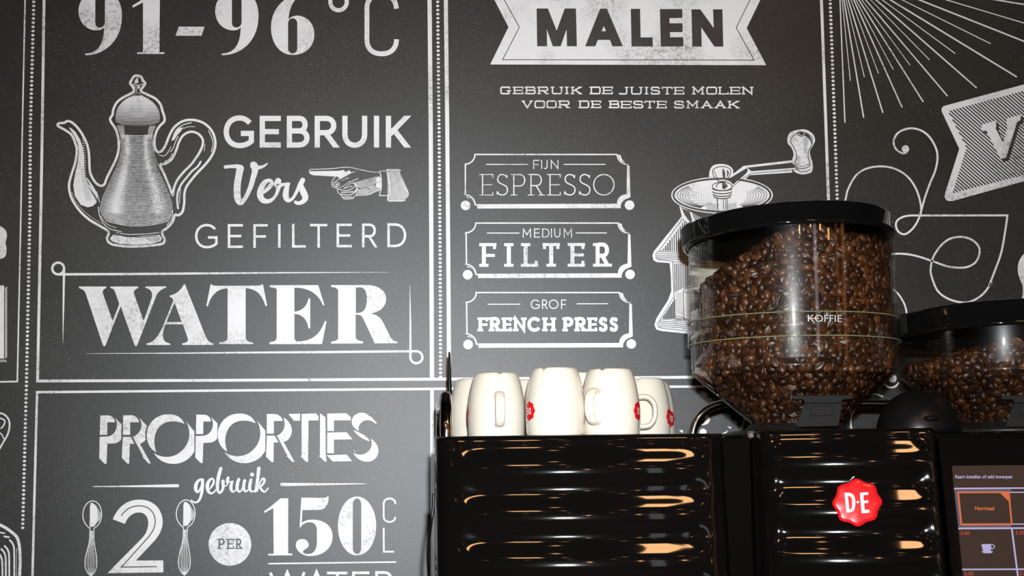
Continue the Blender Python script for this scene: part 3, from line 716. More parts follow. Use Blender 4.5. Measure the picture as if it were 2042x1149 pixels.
# ------------------------------------------------------------------ engraved teapot
def D(pts): return [(x, y+1075) for x, y in pts]
def interp(tab, y):
    for (y0, a0, b0), (y1, a1, b1) in zip(tab, tab[1:]):
        if y0 <= y <= y1:
            t = (y-y0)/(y1-y0); return a0+(a1-a0)*t, b0+(b1-b0)*t
    return None
i = Ink(*cH)
i.curve([(150,690),(142,665),(165,655),(215,650),(250,632),(300,645),(370,710),(430,800),(475,900),(495,1010),(500,1130),(510,1220),(560,1315),(620,1360),(668,1345),(700,1265),(790,1085),(820,1000),(832,920),(825,820),(800,730),(770,680),(742,640),(735,600),(760,560),(770,500),(810,420),(880,365),(960,325),(1005,290),(985,240),(960,205),(980,160),(1005,125),(1045,118),(1085,135),(1110,180),(1130,205),(1110,240),(1080,290),(1150,330),(1240,375),(1300,440),(1325,520),(1345,580),(1345,635),(1300,680),(1260,740),(1235,830),(1240,930),(1268,978),(1315,968),(1360,900),(1400,800),(1450,710),(1520,650),(1600,620),(1700,622),(1800,660),(1880,740),(1920,850),(1912,950),(1870,1040),(1800,1130),(1700,1235),(1600,1365),(1572,1455),(1570,1555),(1550,1655),(1500,1695),(1465,1690),(1440,1765),(1380,1835),(1325,1875),(1325,1915),(1348,1965),(1325,2015),(1200,2035),(1020,2048),(850,2040),(740,2015),(698,1960),(718,1900),(700,1865),(600,1805),(500,1745),(400,1655),(320,1545),(280,1445),(270,1345),(300,1225),(340,1100),(358,960),(340,880),(300,790),(230,735)], 27, closed=True, n=4)
i.curve([(1300,1125),(1350,1115),(1430,1060),(1480,960),(1510,870),(1560,790),(1640,752),(1720,770),(1775,830),(1778,900),(1740,990),(1680,1080),(1640,1130),(1560,1210),(1490,1300),(1452,1395),(1440,1465)]+[(1400,1365),(1350,1245)], 26, closed=True, n=4)
i.build('teapot_drawing', wall, label='white engraved coffee pot drawing with long curved spout')
i = Ink(*cH)
lid = [(348,985,1100),(380,915,1165),(420,865,1220),(470,825,1262),(520,805,1285),(580,795,1298),(640,795,1290),(668,850,1230)]
y = 352
while y < 664:
    a, b = interp(lid, y); t = (y-350)/320
    pts = []
    for k in range(13):
        u = k/12; hi = 0.5+0.5*math.cos((u-0.5)*5)
        wv = (16-13*t) + 4*(1-abs(2*u-1))*(1-t)
        if t < 0.55 and 0.3 < u < 0.65: wv *= 0.85
        pts.append((a+(b-a)*u, y+14*math.sin(PI*u)*t, max(2.5, wv)))
    i.stroke(pts, 3); y += 15.5
body = [(690,835,1240),(760,850,1222),(850,855,1212),(950,855,1215),(1050,838,1228),(1150,800,1262),(1225,765,1300),(1375,695,1370),(1475,650,1410),(1555,625,1435),(1635,612,1440),(1695,640,1425),(1780,700,1385)]
y = 790
while y < 1775:
    a, b = interp(body, y); t = (y-790)/985; pts = []
    for k in range(25):
        u = k/24; sag = (6+48*t)*math.sin(PI*u)
        h1 = math.exp(-((u-(0.22 if y > 900 else 0.2))/0.085)**2); h2 = math.exp(-((u-0.80)/0.07)**2)
        if y > 1640: h1 *= 0.2; h2 *= 0.2
        base = 7.0 if y < 1500 else 8.0
        if u < 0.05 or u > 0.95: base = 6
        pts.append((a+(b-a)*u, y+sag, min(17, base+9*h1+9*h2)))
    i.stroke(pts, 4); y += 16.2
for k in range(6):
    i.stroke([(815+k*14, 680),(835+k*11, 740),(862+k*7, 830)], 5); i.stroke([(1245-k*12, 685),(1220-k*11, 740),(1195-k*7, 830)], 5)
i.curve([(850,840),(840,940),(815,1040)], 4); i.curve([(1212,840),(1220,940),(1245,1060),(1300,1180)], 5)
i.curve([(1075,135-0),(1090,180),(1085,195)], 3)
i.fill("M 1005 205 C 1010 165 1030 140 1050 140 C 1058 160 1055 185 1045 208 Z"); i.curve([(980,212),(1045,228),(1108,212)], 9); i.curve([(1000,235),(1030,265),(1032,300)], 7); i.fill("M 1030 240 L 1075 235 L 1055 275 Z"); i.curve([(1000,330),(1040,312),(1085,330)], 5)
# spout, left side lit
i.fill(None, pts=[[(x,y) for x,y in [(265,700),(300,715),(345,755),(395,840),(425,930),(440,1040),(440,1130),(452,1250),(480,1335),(560,1425),(592,1480),(580,1550),(540,1590),(480,1605),(400,1575),(335,1475),(318,1355),(338,1225),(368,1100),(380,980),(368,880),(325,790)]]])
for k in range(26):
    y = 800+k*28
    x = 430+min(1, k/10)*22+(max(0, y-1250)*0.30)
    i.stroke([(x-16, y), (x+10, y-5)], 7)
for k in range(5): i.curve([(470+k*9, 1270+k*12),(520+k*14,1370+k*16),(590+k*6,1440+k*26)], 7)
i.curve([(300,1430),(340,1530),(430,1640),(540,1730),(640,1790)], 4)
i.curve([(600,1600),(612,1690),(660,1790),(740,1850),(860,1880)], 9); i.curve([(625,1700),(690,1790),(800,1835)], 7)
i.curve([(1440,1640),(1425,1740),(1370,1810)], 8); i.curve([(1415,1680),(1395,1740)], 7)
i.fill(None, pts=[D([(730,880),(770,835),(850,850),(925,868),(1290,840),(1318,880),(1300,915),(1200,940),(1030,955),(850,942),(760,920)])])
i.stroke(D([(800,815),(940,838),(1150,830),(1290,815)]), 8)
i.curve([(1430,850),(1470,750),(1530,690),(1600,660),(1650,650)], 11); i.fill(None, pts=[[(1435,840),(1460,760),(1500,715),(1560,700),(1530,750),(1490,790),(1455,850)]]); i.curve([(1560,715),(1620,695),(1690,695)], 7)
i.curve([(1500,800),(1470,870),(1440,950),(1415,975)], 9); i.curve([(1440,1000),(1400,1060),(1350,1090)], 9); i.curve([(1280,1010),(1340,1025),(1385,985),(1420,920)], 8); i.curve([(1845,740),(1885,830),(1895,900),(1875,975)], 9); i.curve([(1805,890),(1795,970)], 6)
i.curve([(1755,1090),(1720,1145),(1660,1195),(1600,1265),(1540,1340),(1500,1430),(1490,1520),(1500,1615)], 22); i.curve([(1530,1370),(1520,1480),(1515,1560)], 7)
i.build('teapot_engraving', wall)
i = Ink(*cH, layer=2)
for k in range(24):
    y = 1180+k*15; x0 = 400+k*2.5
    i.stroke([(x0, y), (x0+40+k*1.2, y-6)], 3.2)
for k in range(7): i.curve([(480+k*14, 1360+k*24),(540+k*8,1440+k*18),(590,1500+k*14)], 4)
i.stroke(D([(925,862),(1100,866),(1280,852)]), 9); i.stroke(D([(930,870),(930,950)]), 3)
for k in range(7): i.stroke(D([(1130+k*10, 880+k*7),(1290, 868+k*8)]), 2.6)
for k in range(5): i.stroke(D([(735+k*6, 905+k*7),(780, 925+k*4)]), 4)
i.curve([(1000,152),(1060,150),(1085,200)], 0.1)
i.stroke([(1050,145),(1062,205)], 10)
i.build('teapot_engraving', wall, M_DARK)

# ------------------------------------------------------------------ pointing hand
i = Ink(*cHD)
i.curve([(560,292),(400,285),(250,275),(140,268),(80,240),(65,205),(80,172),(140,165),(300,160),(500,150),(650,132),(760,126),(850,135),(960,160),(1100,190),(1250,215),(1360,218)], 12)
i.curve([(560,292),(500,360),(478,430),(500,490),(575,520),(590,590),(650,640),(680,690),(720,715),(800,712),(870,705),(900,660),(930,650),(1060,645),(1180,630),(1270,585),(1320,550),(1370,555)], 12)
i.stroke([(1362,205),(1385,270),(1400,400),(1395,520),(1362,640),(1365,652),(1510,652)], 16)
i.stroke([(1370,198),(1480,194)], 12)
i.fill("M 60 205 C 90 200 300 195 500 195 L 640 190 L 700 175 L 740 215 L 800 180 L 830 215 L 940 200 L 850 230 L 740 290 L 640 345 L 560 285 L 400 282 L 140 268 Q 70 250 60 205 Z")
i.curve([(640,335),(560,380),(500,430),(540,490),(600,480)], 10); i.ell(578, 440, 48, 38, 10, n=20); i.fill("M 555 435 L 600 425 L 600 455 L 565 460 Z")
i.curve([(590,520),(680,480),(770,420),(880,370),(960,345)], 10); i.curve([(600,535),(740,555),(830,535),(905,490)], 12); i.curve([(700,520),(830,425),(890,430),(920,480)], 11); i.curve([(650,630),(800,640),(890,600),(940,520)], 14)
i.curve([(780,395),(850,385),(940,345),(960,330)], 9); i.curve([(930,440),(950,520),(930,580),(945,640)], 16)
i.curve([(880,400),(940,470),(1030,510),(1130,515),(1230,480),(1290,400),(1305,360)], 9)
for k in range(18): i.stroke([(650+k*14, 575-k*0.5), (655+k*14, 612-k*1.0)], 7)
for k in range(12): i.stroke([(690+k*15, 665), (694+k*15, 700)], 7)
for k in range(12): i.stroke([(650+k*11, 375-k*5), (680+k*11, 365-k*4)], 5)
for k in range(9): i.stroke([(720+k*16, 510-k*6), (735+k*16, 520-k*4)], 7)
for k in range(30):
    x = 900+k*15; y0 = 405-k*4 if k < 28 else 300; y1 = 500+12*math.sin(k/8)-max(0, (k-18)*9)
    i.stroke([(x, max(y0, 300)), (x+6, y1-12)], 7)
for k in range(29):
    x = 960+k*15; i.stroke([(x, 530-(k*3 if k > 14 else 0)), (x+4, 632-(max(0, k-13)*5))], 8)
i.fill(None, pts=[[(1290,340),(1350,290),(1385,330),(1392,420),(1385,520),(1340,520),(1290,470),(1310,400)]])
i.stroke([(1480,185),(1500,168),(1720,170),(1760,190)], 14); i.stroke([(1490,185),(1530,320),(1552,480),(1550,620),(1520,660),(1515,730),(1545,752),(1780,752),(1840,735)], 18)
k = 0
while k < 40:
    x = 1500+k*10
    yt = 175+max(0, (x-1720))*2.3; yb = 745-max(0, (x-1800))*0.9; yt = max(yt, 175); xs = x
    x2 = x; i.stroke([(min(x2, 1895), yt if x > 1560 else max(yt, 180+(1560-x)*-1)), (min(x2+18, 1900), (yt+yb)/2), (min(x2+10, 1895), yb)], 6.0); k += 1
i.build('hand_drawing', wall, label='white engraved hand pointing left from a hatched sleeve')

# ------------------------------------------------------------------ hand-cranked mill
i = Ink(*cV)
def ellp(cx, cy, rx, ry, n=56, a0=0, a1=360): return [(cx+rx*math.cos(math.radians(a0+(a1-a0)*k/n)), cy+ry*math.sin(math.radians(a0+(a1-a0)*k/n))) for k in range(n+1 if a1-a0 < 360 else n)]
i.fill(None, pts=[ellp(848, 845, 574, 208)])
i.fill(None, pts=[spline([(700,640),(712,560),(750,510),(830,492),(910,505),(965,545),(975,600),(965,640)], 6)])
i.fill("M 930 640 L 1090 515 L 1640 450 L 1640 590 L 1160 620 L 1080 690 L 960 760 Z")
i.fill(None, pts=[spline([(1740,102),(1820,115),(1880,165),(1898,230),(1870,290),(1840,350),(1850,420),(1868,470),(1872,540),(1850,590),(1760,610),(1680,590),(1640,540),(1640,450),(1655,380),(1630,310),(1590,260),(1588,190),(1630,130)], 5, True)])
# body below the bowl
def WW(x, y): return ((1280+x/3.83-1290)*5.66, (400+y/3.83-240)*5.66)
bodyp = [WW(*p) for p in [(285,40),(305,120),(90,390),(80,420),(88,455),(110,470),(212,478),(220,560),(225,690),(200,760),(110,900),(95,950),(110,985),(150,997),(370,1020),(900,1040),(1050,1000),(950,700),(960,470),(1040,440),(900,200),(860,60),(700,150),(450,130)]]
i.fill(None, pts=[bodyp])
i.build('mill_drawing', wall, label='white engraved hand cranked coffee mill partly behind the hopper')
i = Ink(*cV, layer=2)
i.ell(848, 845, 548, 186, 22)
for k in range(13):
    rx = 505-k*30; ry = 158-k*2
    a0 = 118+k*1.5; a1 = 222-k*3.0
    w_ = 7.5-k*0.42
    if k < 5: i.ell(848, 848, rx, ry, w_, a0, a1, 20)
    else:
        for q in range(6): i.ell(848, 850, rx, ry-q*0, max(2.5, w_), a0+q*(a1-a0)/6, a0+(q+0.55)*(a1-a0)/6, 4)
    if k < 8: i.ell(848, 848, rx, ry, w_, -38+k*3, 62-k*2, 20)
for k in range(9):
    i.ell(848, 800+k*9, 330+k*12, 150, 3.0, 96, 122-k, 6); i.ell(848, 800+k*9, 330+k*12, 150, 3.0, 60+k, 80, 6)
i.stroke("M 790 880 L 800 1010 Z", 7)
for x in (795, 862, 888, 905): i.stroke([(x, 880), (x+5, 1015)], 8)
for y, rx in ((765,112),(800,110),(830,105),(855,95)): i.ell(850, y, rx, 30, 12, 5, 175, 20)
i.ell(850, 745, 112, 48, 9); i.ell(845, 745, 60, 42, 10, 160, 380, 16); i.fill("M 850 700 L 905 740 L 880 780 L 850 770 Z")
i.curve([(745,560),(750,620),(800,680),(890,685),(935,620),(945,560),(900,530),(840,522),(780,535),(745,560)], 9)
i.fill("M 855 540 C 880 560 890 600 880 650 C 865 670 855 650 852 600 Z"); i.fill("M 900 560 C 930 570 935 600 905 640 L 890 660 C 910 620 910 590 900 560 Z"); i.curve([(760,570),(790,640),(810,670)], 7)
i.fill("M 925 660 L 1125 540 L 1140 565 L 1120 600 L 975 725 L 950 700 L 900 670 Z"); i.fill("M 1130 535 L 1640 478 L 1690 535 L 1180 575 Z"); i.stroke([(960,755),(1090,650),(1180,600),(1640,560),(1700,550)], 7)
i.curve([(1650,495),(1690,540),(1720,560)], 7)
i.curve([(1745,128),(1700,140),(1640,190),(1620,240),(1650,290),(1680,350),(1690,420),(1670,480),(1700,530),(1760,545),(1830,520),(1838,480),(1820,420),(1825,350),(1860,280),(1865,200),(1820,155),(1745,128)], 9)
i.ell(1745, 155, 42, 24, 10, n=24); i.fill(None, pts=[ellp(1745, 152, 28, 16, 16)]); i.fill("M 1790 140 C 1850 170 1870 220 1858 280 C 1850 220 1820 190 1780 175 Z")
for k in range(13): i.stroke([(1765+k*0.5, 200+k*14), (1835-k*3 if k < 7 else 1810, 192+k*14)], 4.5)
for k in range(7): i.stroke([(1685-k*0, 400+k*15), (1735, 405+k*15)], 4)
i.curve([(1690,500),(1760,520),(1830,490)], 6); i.curve([(1680,545),(1750,585),(1840,560)], 8)
# bowl underside + box hatching
a = [WW(*p) for p in [(300,45),(330,110),(375,170),(420,150),(900,60)]]
i.stroke([a[0],a[1],a[2]], 8)
i.fill(None, pts=[[WW(310,60),WW(365,85),(WW(385,155)),WW(372,168),WW(335,115)]])
for k in range(16): i.curve([WW(392+k*16, 92+k*1.4), WW(400+k*15, 125), WW(425+k*13, 170)], 13)
i.stroke([WW(130,385), WW(310,140), WW(345,180)], 7)
i.stroke([WW(128,388), WW(300,398), WW(420,410), WW(900,410)], 7)
for k in range(14):
    x = 150+k*16; yt = 388-(x-140)*1.35; yt = max(yt, 150)
    i.stroke([WW(x, max(yt+14, 160)), WW(x+2, 382+k)], 16 if k < 5 else 11)
for k, y in enumerate((405, 420, 432, 445)): i.stroke([WW(112+(k==0)*8, y), WW(250, y+4), WW(370, y+10), WW(900, y+14)], 7)
i.curve([WW(130,386), WW(110,405), WW(108,430), WW(125,450), WW(230,464), WW(370,474), WW(900,480)], 7)
i.stroke([WW(235,465), WW(240,600), WW(246,740), WW(252,880), WW(320,890), WW(320,905), WW(375,915)], 8)
for k in range(10): i.stroke([WW(250+k*14, 480), WW(254+k*13, 700-k*6)], 11)
for k in range(7): i.stroke([WW(262+k*9, 700), WW(264+k*9, 870)], 4)
i.stroke([WW(375,665), WW(335,668), WW(316,690), WW(322,900)], 9); i.stroke([WW(316,700), WW(375,704)], 7)
i.stroke([WW(240,740), WW(140,905), WW(380,925)], 6)
for k in range(8): i.stroke([WW(165+k*12, 880-k*18), WW(167+k*12, 905)], 16)
for k in range(10): i.stroke([WW(260+k*8, 895), WW(262+k*8, 915)], 8)
for y in (925, 938, 952, 966): i.stroke([WW(130, y-4), WW(250, y+3), WW(380, y+12), WW(900, y+30)], 7)
i.curve([WW(145,910), WW(125,930), WW(122,955), WW(140,972), WW(240,985), WW(380,996)], 7)
i.build('mill_engraving', wall, M_DARK)
# ------------------------------------------------------------------ the machines
FRONT = -0.55
ZT = P(1150, 868, FRONT).z
TILT = math.tan(math.radians(8))
def super_ellipse_front(name, xl, xr, ztop, zbot, yf, parent, grooves, amp, per, left_round=0.028, right_round=0.028, bulge=0.012, depth=0.07, win=0.72, tilt=TILT, endw=0.16, skew=0.0):
    """glossy moulded panel: plan is gently bowed with rounded vertical edges, horizontal waves fade towards both ends"""
    NX, NZ = 150, 190
    vs = []; fs = []
    xc, hw = (xl+xr)/2, (xr-xl)/2
    for r in range(NZ+1):
        z = ztop-(ztop-zbot)*r/NZ
        dz = ztop-z
        top = 0.0
        rt = 0.006
        if dz < rt: top = rt-math.sqrt(max(0, rt*rt-(rt-dz)**2))
        for q in range(NX+1):
            s = q/NX
            # denser near ends
            u = -math.cos(PI*s)*0.35+(2*s-1)*0.65
            x = xc+hw*u
            y = yf-bulge*(1-u*u)-dz*tilt+top-skew*(x-xl)
            e = min((x-xl)/left_round, 1.0); y += depth*0 + left_round*(1-math.sqrt(max(0, 1-(1-e)**2)))
            e = min((xr-x)/right_round, 1.0); y += right_round*(1-math.sqrt(max(0, 1-(1-e)**2)))
            wv = 1/(1+math.exp((abs(u)-win)/0.045))
            for gi, g in enumerate(grooves):
                d = (dz-g)/per
                if gi == 0 and d < 0: d = 0     # the band above the first wave stays recessed
                if abs(d) < 0.5:
                    # groove height shrinks toward the ends so it closes in a rounded tip
                    k = 0.5+0.5*math.cos(2*PI*d)
                    y += amp*k*wv
            vs.append((x, y, z))
    W_ = NX+1
    for r in range(NZ):
        for q in range(NX): fs.append((r*W_+q, (r+1)*W_+q, (r+1)*W_+q+1, r*W_+q+1))
    # top lip folds back
    n = len(vs)
    for q in range(NX+1): v = vs[q]; vs.append((v[0], yf+depth, v[2]))
    for q in range(NX): fs.append((q, q+1, n+q+1, n+q))
    # sides fold back
    for side in (0, NX):
        m0 = len(vs)
        for r in range(NZ+1): v = vs[r*W_+side]; vs.append((v[0], yf+depth, v[2]))
        for r in range(NZ): 
            a = (r*W_+side, m0+r, m0+r+1, (r+1)*W_+side); fs.append(a if side == 0 else a[::-1])
    o = mesh(name, vs, fs, M_GLOSS, parent, True)
    return o

def rel(o, root):   # keep world geometry while parenting to an offset empty
    o.matrix_parent_inverse = Matrix.Translation(-root.location)
    return o
ZB = 0.92
# counter that carries both machines
ct = slab_box('counter', -0.9, 2.0, -0.80, -0.001, 0.88, ZB, M_COUNTER, None); tag(ct, 'dark counter under the black coffee machines', 'counter')
cb = slab_box('counter_cabinet', -0.88, 1.98, -0.72, -0.001, 0.0, 0.88, M_PLASTER, None); tag(cb, 'brown cabinet below the counter carrying the machines', 'cabinet')

XL, XR = P(868, 900, FRONT).x, P(1446, 900, FRONT).x
cw = empty('cup_warmer', ((XL+XR)/2, -0.3, ZB), 'black glossy ribbed cup storage unit with white mugs on top', 'coffee machine')
bm = bmesh.new(); box(bm, XL+0.003, XR-0.02, FRONT+0.05, -0.06, ZB, ZT-0.004)
rel(bm_obj('body', bm, M_GLOSS, cw, bevel=0.006), cw)
bm = bmesh.new(); box(bm, XL-0.001, XL+0.003, FRONT+0.035, -0.08, ZB+0.004, ZT-0.02)
sp = rel(bm_obj('side_panel', bm, M_STEEL, cw, bevel=0.0015), cw); sp['label'] = 'brushed steel side panel'
px2m = (P(1150, 968, FRONT)-P(1150, 868, FRONT)).length/100
GR = [px2m*(yy-868) for yy in (889, 980, 1071, 1163, 1255, 1347, 1439)]
rel(super_ellipse_front('front_panel', XL, XR, ZT, ZB+0.01, FRONT, cw, GR, 0.0062, px2m*86, left_round=0.020, right_round=0.030, win=0.78, bulge=0.024, skew=0.045), cw)
# gap module between the two machines
XG0, XG1 = XR-0.019, P(1508, 900, FRONT).x-0.0008
bm = bmesh.new(); box(bm, XG0, XG1, FRONT+0.03, -0.06, ZB, ZT-0.004)
rel(bm_obj('joining_panel', bm, M_GLOSS, cw, bevel=0.004), cw)

# ---- brewer
BX0, BX1 = P(1508, 900, FRONT).x, P(1846, 900, FRONT).x
BX2 = P(2330, 900, FRONT).x
br = empty('coffee_machine', ((BX0+BX2)/2, -0.3, ZB), 'black glossy coffee machine with touch screen and red badge', 'coffee machine')
bm = bmesh.new(); box(bm, BX0+0.006, BX2, FRONT+0.055, -0.06, ZB, ZT+0.0005)
rel(bm_obj('body', bm, M_GLOSS, br, bevel=0.006), br)
GR2 = [px2m*(yy-864) for yy in (879, 974, 1071, 1166, 1260, 1354, 1446)]
rel(super_ellipse_front('front_panel', BX0, BX1, ZT+0.004, ZB+0.01, FRONT-0.004, br, GR2, 0.0062, px2m*90, left_round=0.024, right_round=0.012, win=0.84, bulge=0.010, skew=0.21), br)
# screen bezel: flat tilted plane
YB = P(1900, 870, FRONT)
bez_n = Vector((-0.10, -1.0, 0.20)).normalized(); bez_p = P(1846, 866, FRONT-0.050)
def PB(px, py, off=0.0, n=None, p0=None):
    n = n or bez_n; p0 = p0 or bez_p
    d = ray(px, py); t = (p0+n*off-EYE).dot(n)/d.dot(n); return EYE+d*t
def quad_slab(name, corners, th, m, parent, n=None, bevel=0):
    n = n or bez_n
    vs = [c for c in corners]+[c-n*th for c in corners]
    k = len(corners)
    fs = [tuple(range(k)), tuple(range(2*k-1, k-1, -1))]+[(q, k+q, k+(q+1) % k, (q+1) % k) for q in range(k)]
    bm = bmesh.new(); bv = [bm.verts.new(v) for v in vs]
    for f in fs: bm.faces.new([bv[j] for j in f])
    return rel(bm_obj(name, bm, m, parent, bevel=bevel), br)
L_ = BX1+0.0012
def at_x(x, py):   # point on the bezel plane with world x
    a = PB(1850, py); b = PB(2000, py); t = (x-a.x)/(b.x-a.x); return a+(b-a)*t
tl, tr, bl, brr = at_x(L_, 872), at_x(BX2, 868), at_x(L_, 1420), at_x(BX2, 1416)
bezel = quad_slab('bezel', [tl, tr, brr, bl], 0.05, M_GLOSS, br, bevel=0.002)
M_SCR = mat('lcd_glow', (0.012, 0.009, 0.008), 0.25, spec=0.1, emit=(0.036, 0.020, 0.014), es=1.0, var=0.05)
M_SW = mat('lcd_white', (0.02, 0.02, 0.02), 0.3, emit=(0.40, 0.37, 0.62), es=1.0)
M_SP = mat('lcd_purple', (0.02, 0.02, 0.02), 0.3, emit=(0.07, 0.055, 0.10), es=1.0)
M_SO = mat('lcd_orange', (0.02, 0.02, 0.02), 0.3, emit=(0.62, 0.12, 0.03), es=1.0)
M_SR = mat('lcd_red', (0.02, 0.02, 0.02), 0.3, emit=(0.42, 0.03, 0.012), es=1.0)
def SC(x, y): return 1840+x/3.975, 860+y/3.975
scr_n = Vector((-0.10, -1.0, 0.30)).normalized(); scr_p = PB(*SC(234, 275), off=0.0022)
def PSn(x, y, off): 
    a = SC(x, y); return PB(a[0], a[1], off, scr_n, scr_p)
screen = quad_slab('touch_screen', [PSn(234,275,0), PSn(1700,262,0), PSn(1860,1500,0), PSn(360,1500,0)], 0.004, M_SCR, br, n=scr_n)
def scr_part(name, polys, m, off=0.0004, label=None):
    vs = []; fs = []
    for pl in polys:
        n = len(vs); vs += [PSn(x, y, off) for x, y in pl]; fs.append(tuple(range(n, n+len(pl))))
    o = mesh(name, vs, fs, m, screen)
    if label: o['label'] = label
    return o
def bar(x0, y0, x1, y1, t):
    l = math.hypot(x1-x0, y1-y0); nx, ny = -(y1-y0)/l*t/2, (x1-x0)/l*t/2
    return [(x0+nx, y0+ny), (x1+nx, y1+ny), (x1-nx, y1-ny), (x0-nx, y0-ny)]
scr_part('divider', [bar(248,455,1720,446,12), bar(282,772,1760,764,14), bar(312,1097,1800,1090,12), bar(690,485,1720,478,9), bar(700,738,1750,731,9), bar(706,772,756,1160,14), bar(756,1160,800,1490,14)], M_SW)
scr_part('panel_glow', [[(250,462),(700,459),(700,478),(275,480),(305,745),(700,742),(700,764),(284,766)]], M_SP, 0.0002)
scr_part('tile_frame', [bar(272,486,690,484,13), bar(300,740,712,738,15), bar(280,480,307,745,14), bar(682,480,706,745,13), [(608,486),(690,484),(697,560),(680,555)]], M_SO, label='orange frame of the selected tile')
cup = [(465,897),(540,894),(545,925),(535,950),(515,958),(492,957),(475,940)]
ring_ = [bar(542,900,562,903,7), bar(562,903,570,916,7), bar(570,916,560,930,7), bar(560,930,540,934,7)]
scr_part('cup_icon', [cup, [(468,950),(552,950),(556,960),(540,968),(488,968),(470,960)]]+ring_, M_SW, 0.0004, 'white cup icon')
def text3d(name, s, at, px_h, m, parent, plane, squash=1.0, bold=0.0, wpx=None):
    """built-in font text turned into a mesh and laid on a plane function plane(x,y)->world"""
    cu = bpy.data.curves.new('text', 'FONT'); cu.body = s; cu.size = 1; cu.offset = bold; cu.resolution_u = 3
    o = bpy.data.objects.new('text', cu); C.objects.link(o)
    dg = bpy.context.evaluated_depsgraph_get(); dg.update()
    me = bpy.data.meshes.new_from_object(o.evaluated_get(dg)); bpy.data.objects.remove(o)
    xs = [v.co.x for v in me.vertices]; ys = [v.co.y for v in me.vertices]
    x0, x1, y0, y1 = min(xs), max(xs), min(ys), max(ys)
    H_ = px_h/0.72; sx = wpx/(x1-x0) if wpx else H_*squash
    for v in me.vertices: v.co = plane(at[0]+(v.co.x-x0)*sx, at[1]-(v.co.y)*H_)
    me.materials.clear(); me.materials.append(m); me.name = name
    ob = bpy.data.objects.new(name, me); C.objects.link(ob)
    if parent: ob.parent = parent
    return ob
pl = lambda x, y: PSn(x, y, 0.0006)
text3d('prompt_text', 'Kaart instellen of geld inwerpen', (258,374), 27, M_SW, screen, pl, bold=0.02, wpx=452)
text3d('tile_text', 'Normaal', (414,626), 30, M_SO, screen, pl, bold=0.02, wpx=152)
for x, y in ((300,822),(736,818),(330,1143),(768,1140)): text3d('price_text', '3.50', (x,y), 28, M_SR, screen, pl, bold=0.02, wpx=72)
# red enamel badge
bc = (1709.5, 1002.5)
bd_n = Vector((-0.12, -1.0, 0.16)).normalized(); bd_p = P(bc[0], bc[1], FRONT-0.0575)
def PD(x, y, off): return PB(x, y, off, bd_n, bd_p)
def scallop(k, r0=1.0):
    a = 2*PI*k/160; r = 46.2*(1+0.050*math.cos(8*a+0.3))*r0
    return (bc[0]+r*math.cos(a)*1.03, bc[1]+r*math.sin(a)*0.99)
vs = []; fs = []
for rr, off in ((1.0, -0.0015), (1.0, 0.0016), (0.95, 0.0030), (0.80, 0.0036), (0.4, 0.0040)):
    vs += [PD(*scallop(k, rr), off) for k in range(160)]
vs.append(PD(*bc, 0.0042))
for q in range(4):
    for k in range(160): fs.append((q*160+k, q*160+(k+1) % 160, (q+1)*160+(k+1) % 160, (q+1)*160+k))
for k in range(160): fs.append((640+k, 640+(k+1) % 160, 800))
badge = rel(mesh('badge', vs, fs, M_RED, br, True), br); badge['label'] = 'red scalloped enamel badge'
def fl(pts, off=0.0047, holes=()):
    loops = [pts]+list(holes); tri = geometry.tessellate_polygon([[Vector((x, y, 0)) for x, y in l] for l in loops])
    return [PD(x, y, off) for l in loops for x, y in l], tri
def bp(pts): return [(1420+x/3.844, 850+y/3.844) for x, y in pts]
vs = []; fs = []
for loops in ([svg("M 1015 512 L 1045 510 C 1085 512 1098 545 1098 585 C 1098 640 1085 660 1052 662 L 1030 662 Z")[0][0], svg("M 1040 535 L 1052 640 C 1072 640 1075 615 1074 585 C 1073 550 1066 536 1040 535 Z")[0][0]],
              [[(1133,512),(1196,506),(1198,526),(1160,530),(1163,572),(1196,568),(1198,588),(1166,592),(1170,642),(1204,640),(1206,664),(1146,668)]],
              [[(1117+10*math.cos(a/10*PI), 583+10*math.sin(a/10*PI)) for a in range(20)]]):
    v, t = fl(bp(loops[0]), holes=[bp(l) for l in loops[1:]])
    n = len(vs); vs += v; fs += [tuple(n+q for q in f) for f in t]
mesh('badge_letters', vs, fs, M_WHITE, badge)

# ------------------------------------------------------------------ chrome rails, stylus, cable
ztop = ZT
def sup(o, label, cat, group=None): return tag(o, label, cat, group)
Y2 = -0.20
A = [P(1381, 880, Y2), P(1382, 862, Y2), P(1390, 838, Y2), P(1410, 817, Y2), P(1437, 806, Y2), P(1470, 803, Y2), P(1540, 803.5, Y2)]
A[0].z = ztop
o = tube('cup_rail', [tuple(p) for p in A]+[tuple(P(1800, 805, Y2)), tuple(P(2100, 806, Y2)), tuple(P(2180, 815, Y2)), tuple(P(2210, 850, Y2)), (P(2214, 870, Y2).x, Y2, ztop)], 0.0064, M_CHROME, None, 20, 8)
sup(o, 'chrome tube rail arching up behind the tall bean hopper', 'rail')
xr_ = P(887.5, 860, -0.42).x
zl = P(888, 789, -0.5).z
pts = [(xr_, -0.50, ztop-0.002), (xr_, -0.497, ztop+0.02), (xr_-0.0, -0.478, zl-0.006), (xr_, -0.45, zl), (xr_, -0.30, zl), (xr_, -0.14, zl), (xr_, -0.112, zl-0.01), (xr_, -0.10, ztop+0.02), (xr_, -0.10, ztop-0.002)]
o = tube('cup_rail', pts, 0.0086, M_CHROME, None, 24, 8); sup(o, 'chrome tube rail seen end on, left of the mugs', 'rail')
xs, ys = P(896.8, 800, -0.16).x, -0.16
za, zb_ = ztop-0.0005, P(897.6, 701, -0.16).z
o = lathe('antenna', [(0, 0), (0.0056, 0), (0.0056, 0.01), (0.0050, 0.03), (0.0018, zb_-za-0.004), (0.0010, zb_-za-0.001), (0, zb_-za)], M_RUBBER, None, 20, loc=(0,0,0)); o.location = (xs, ys, za)
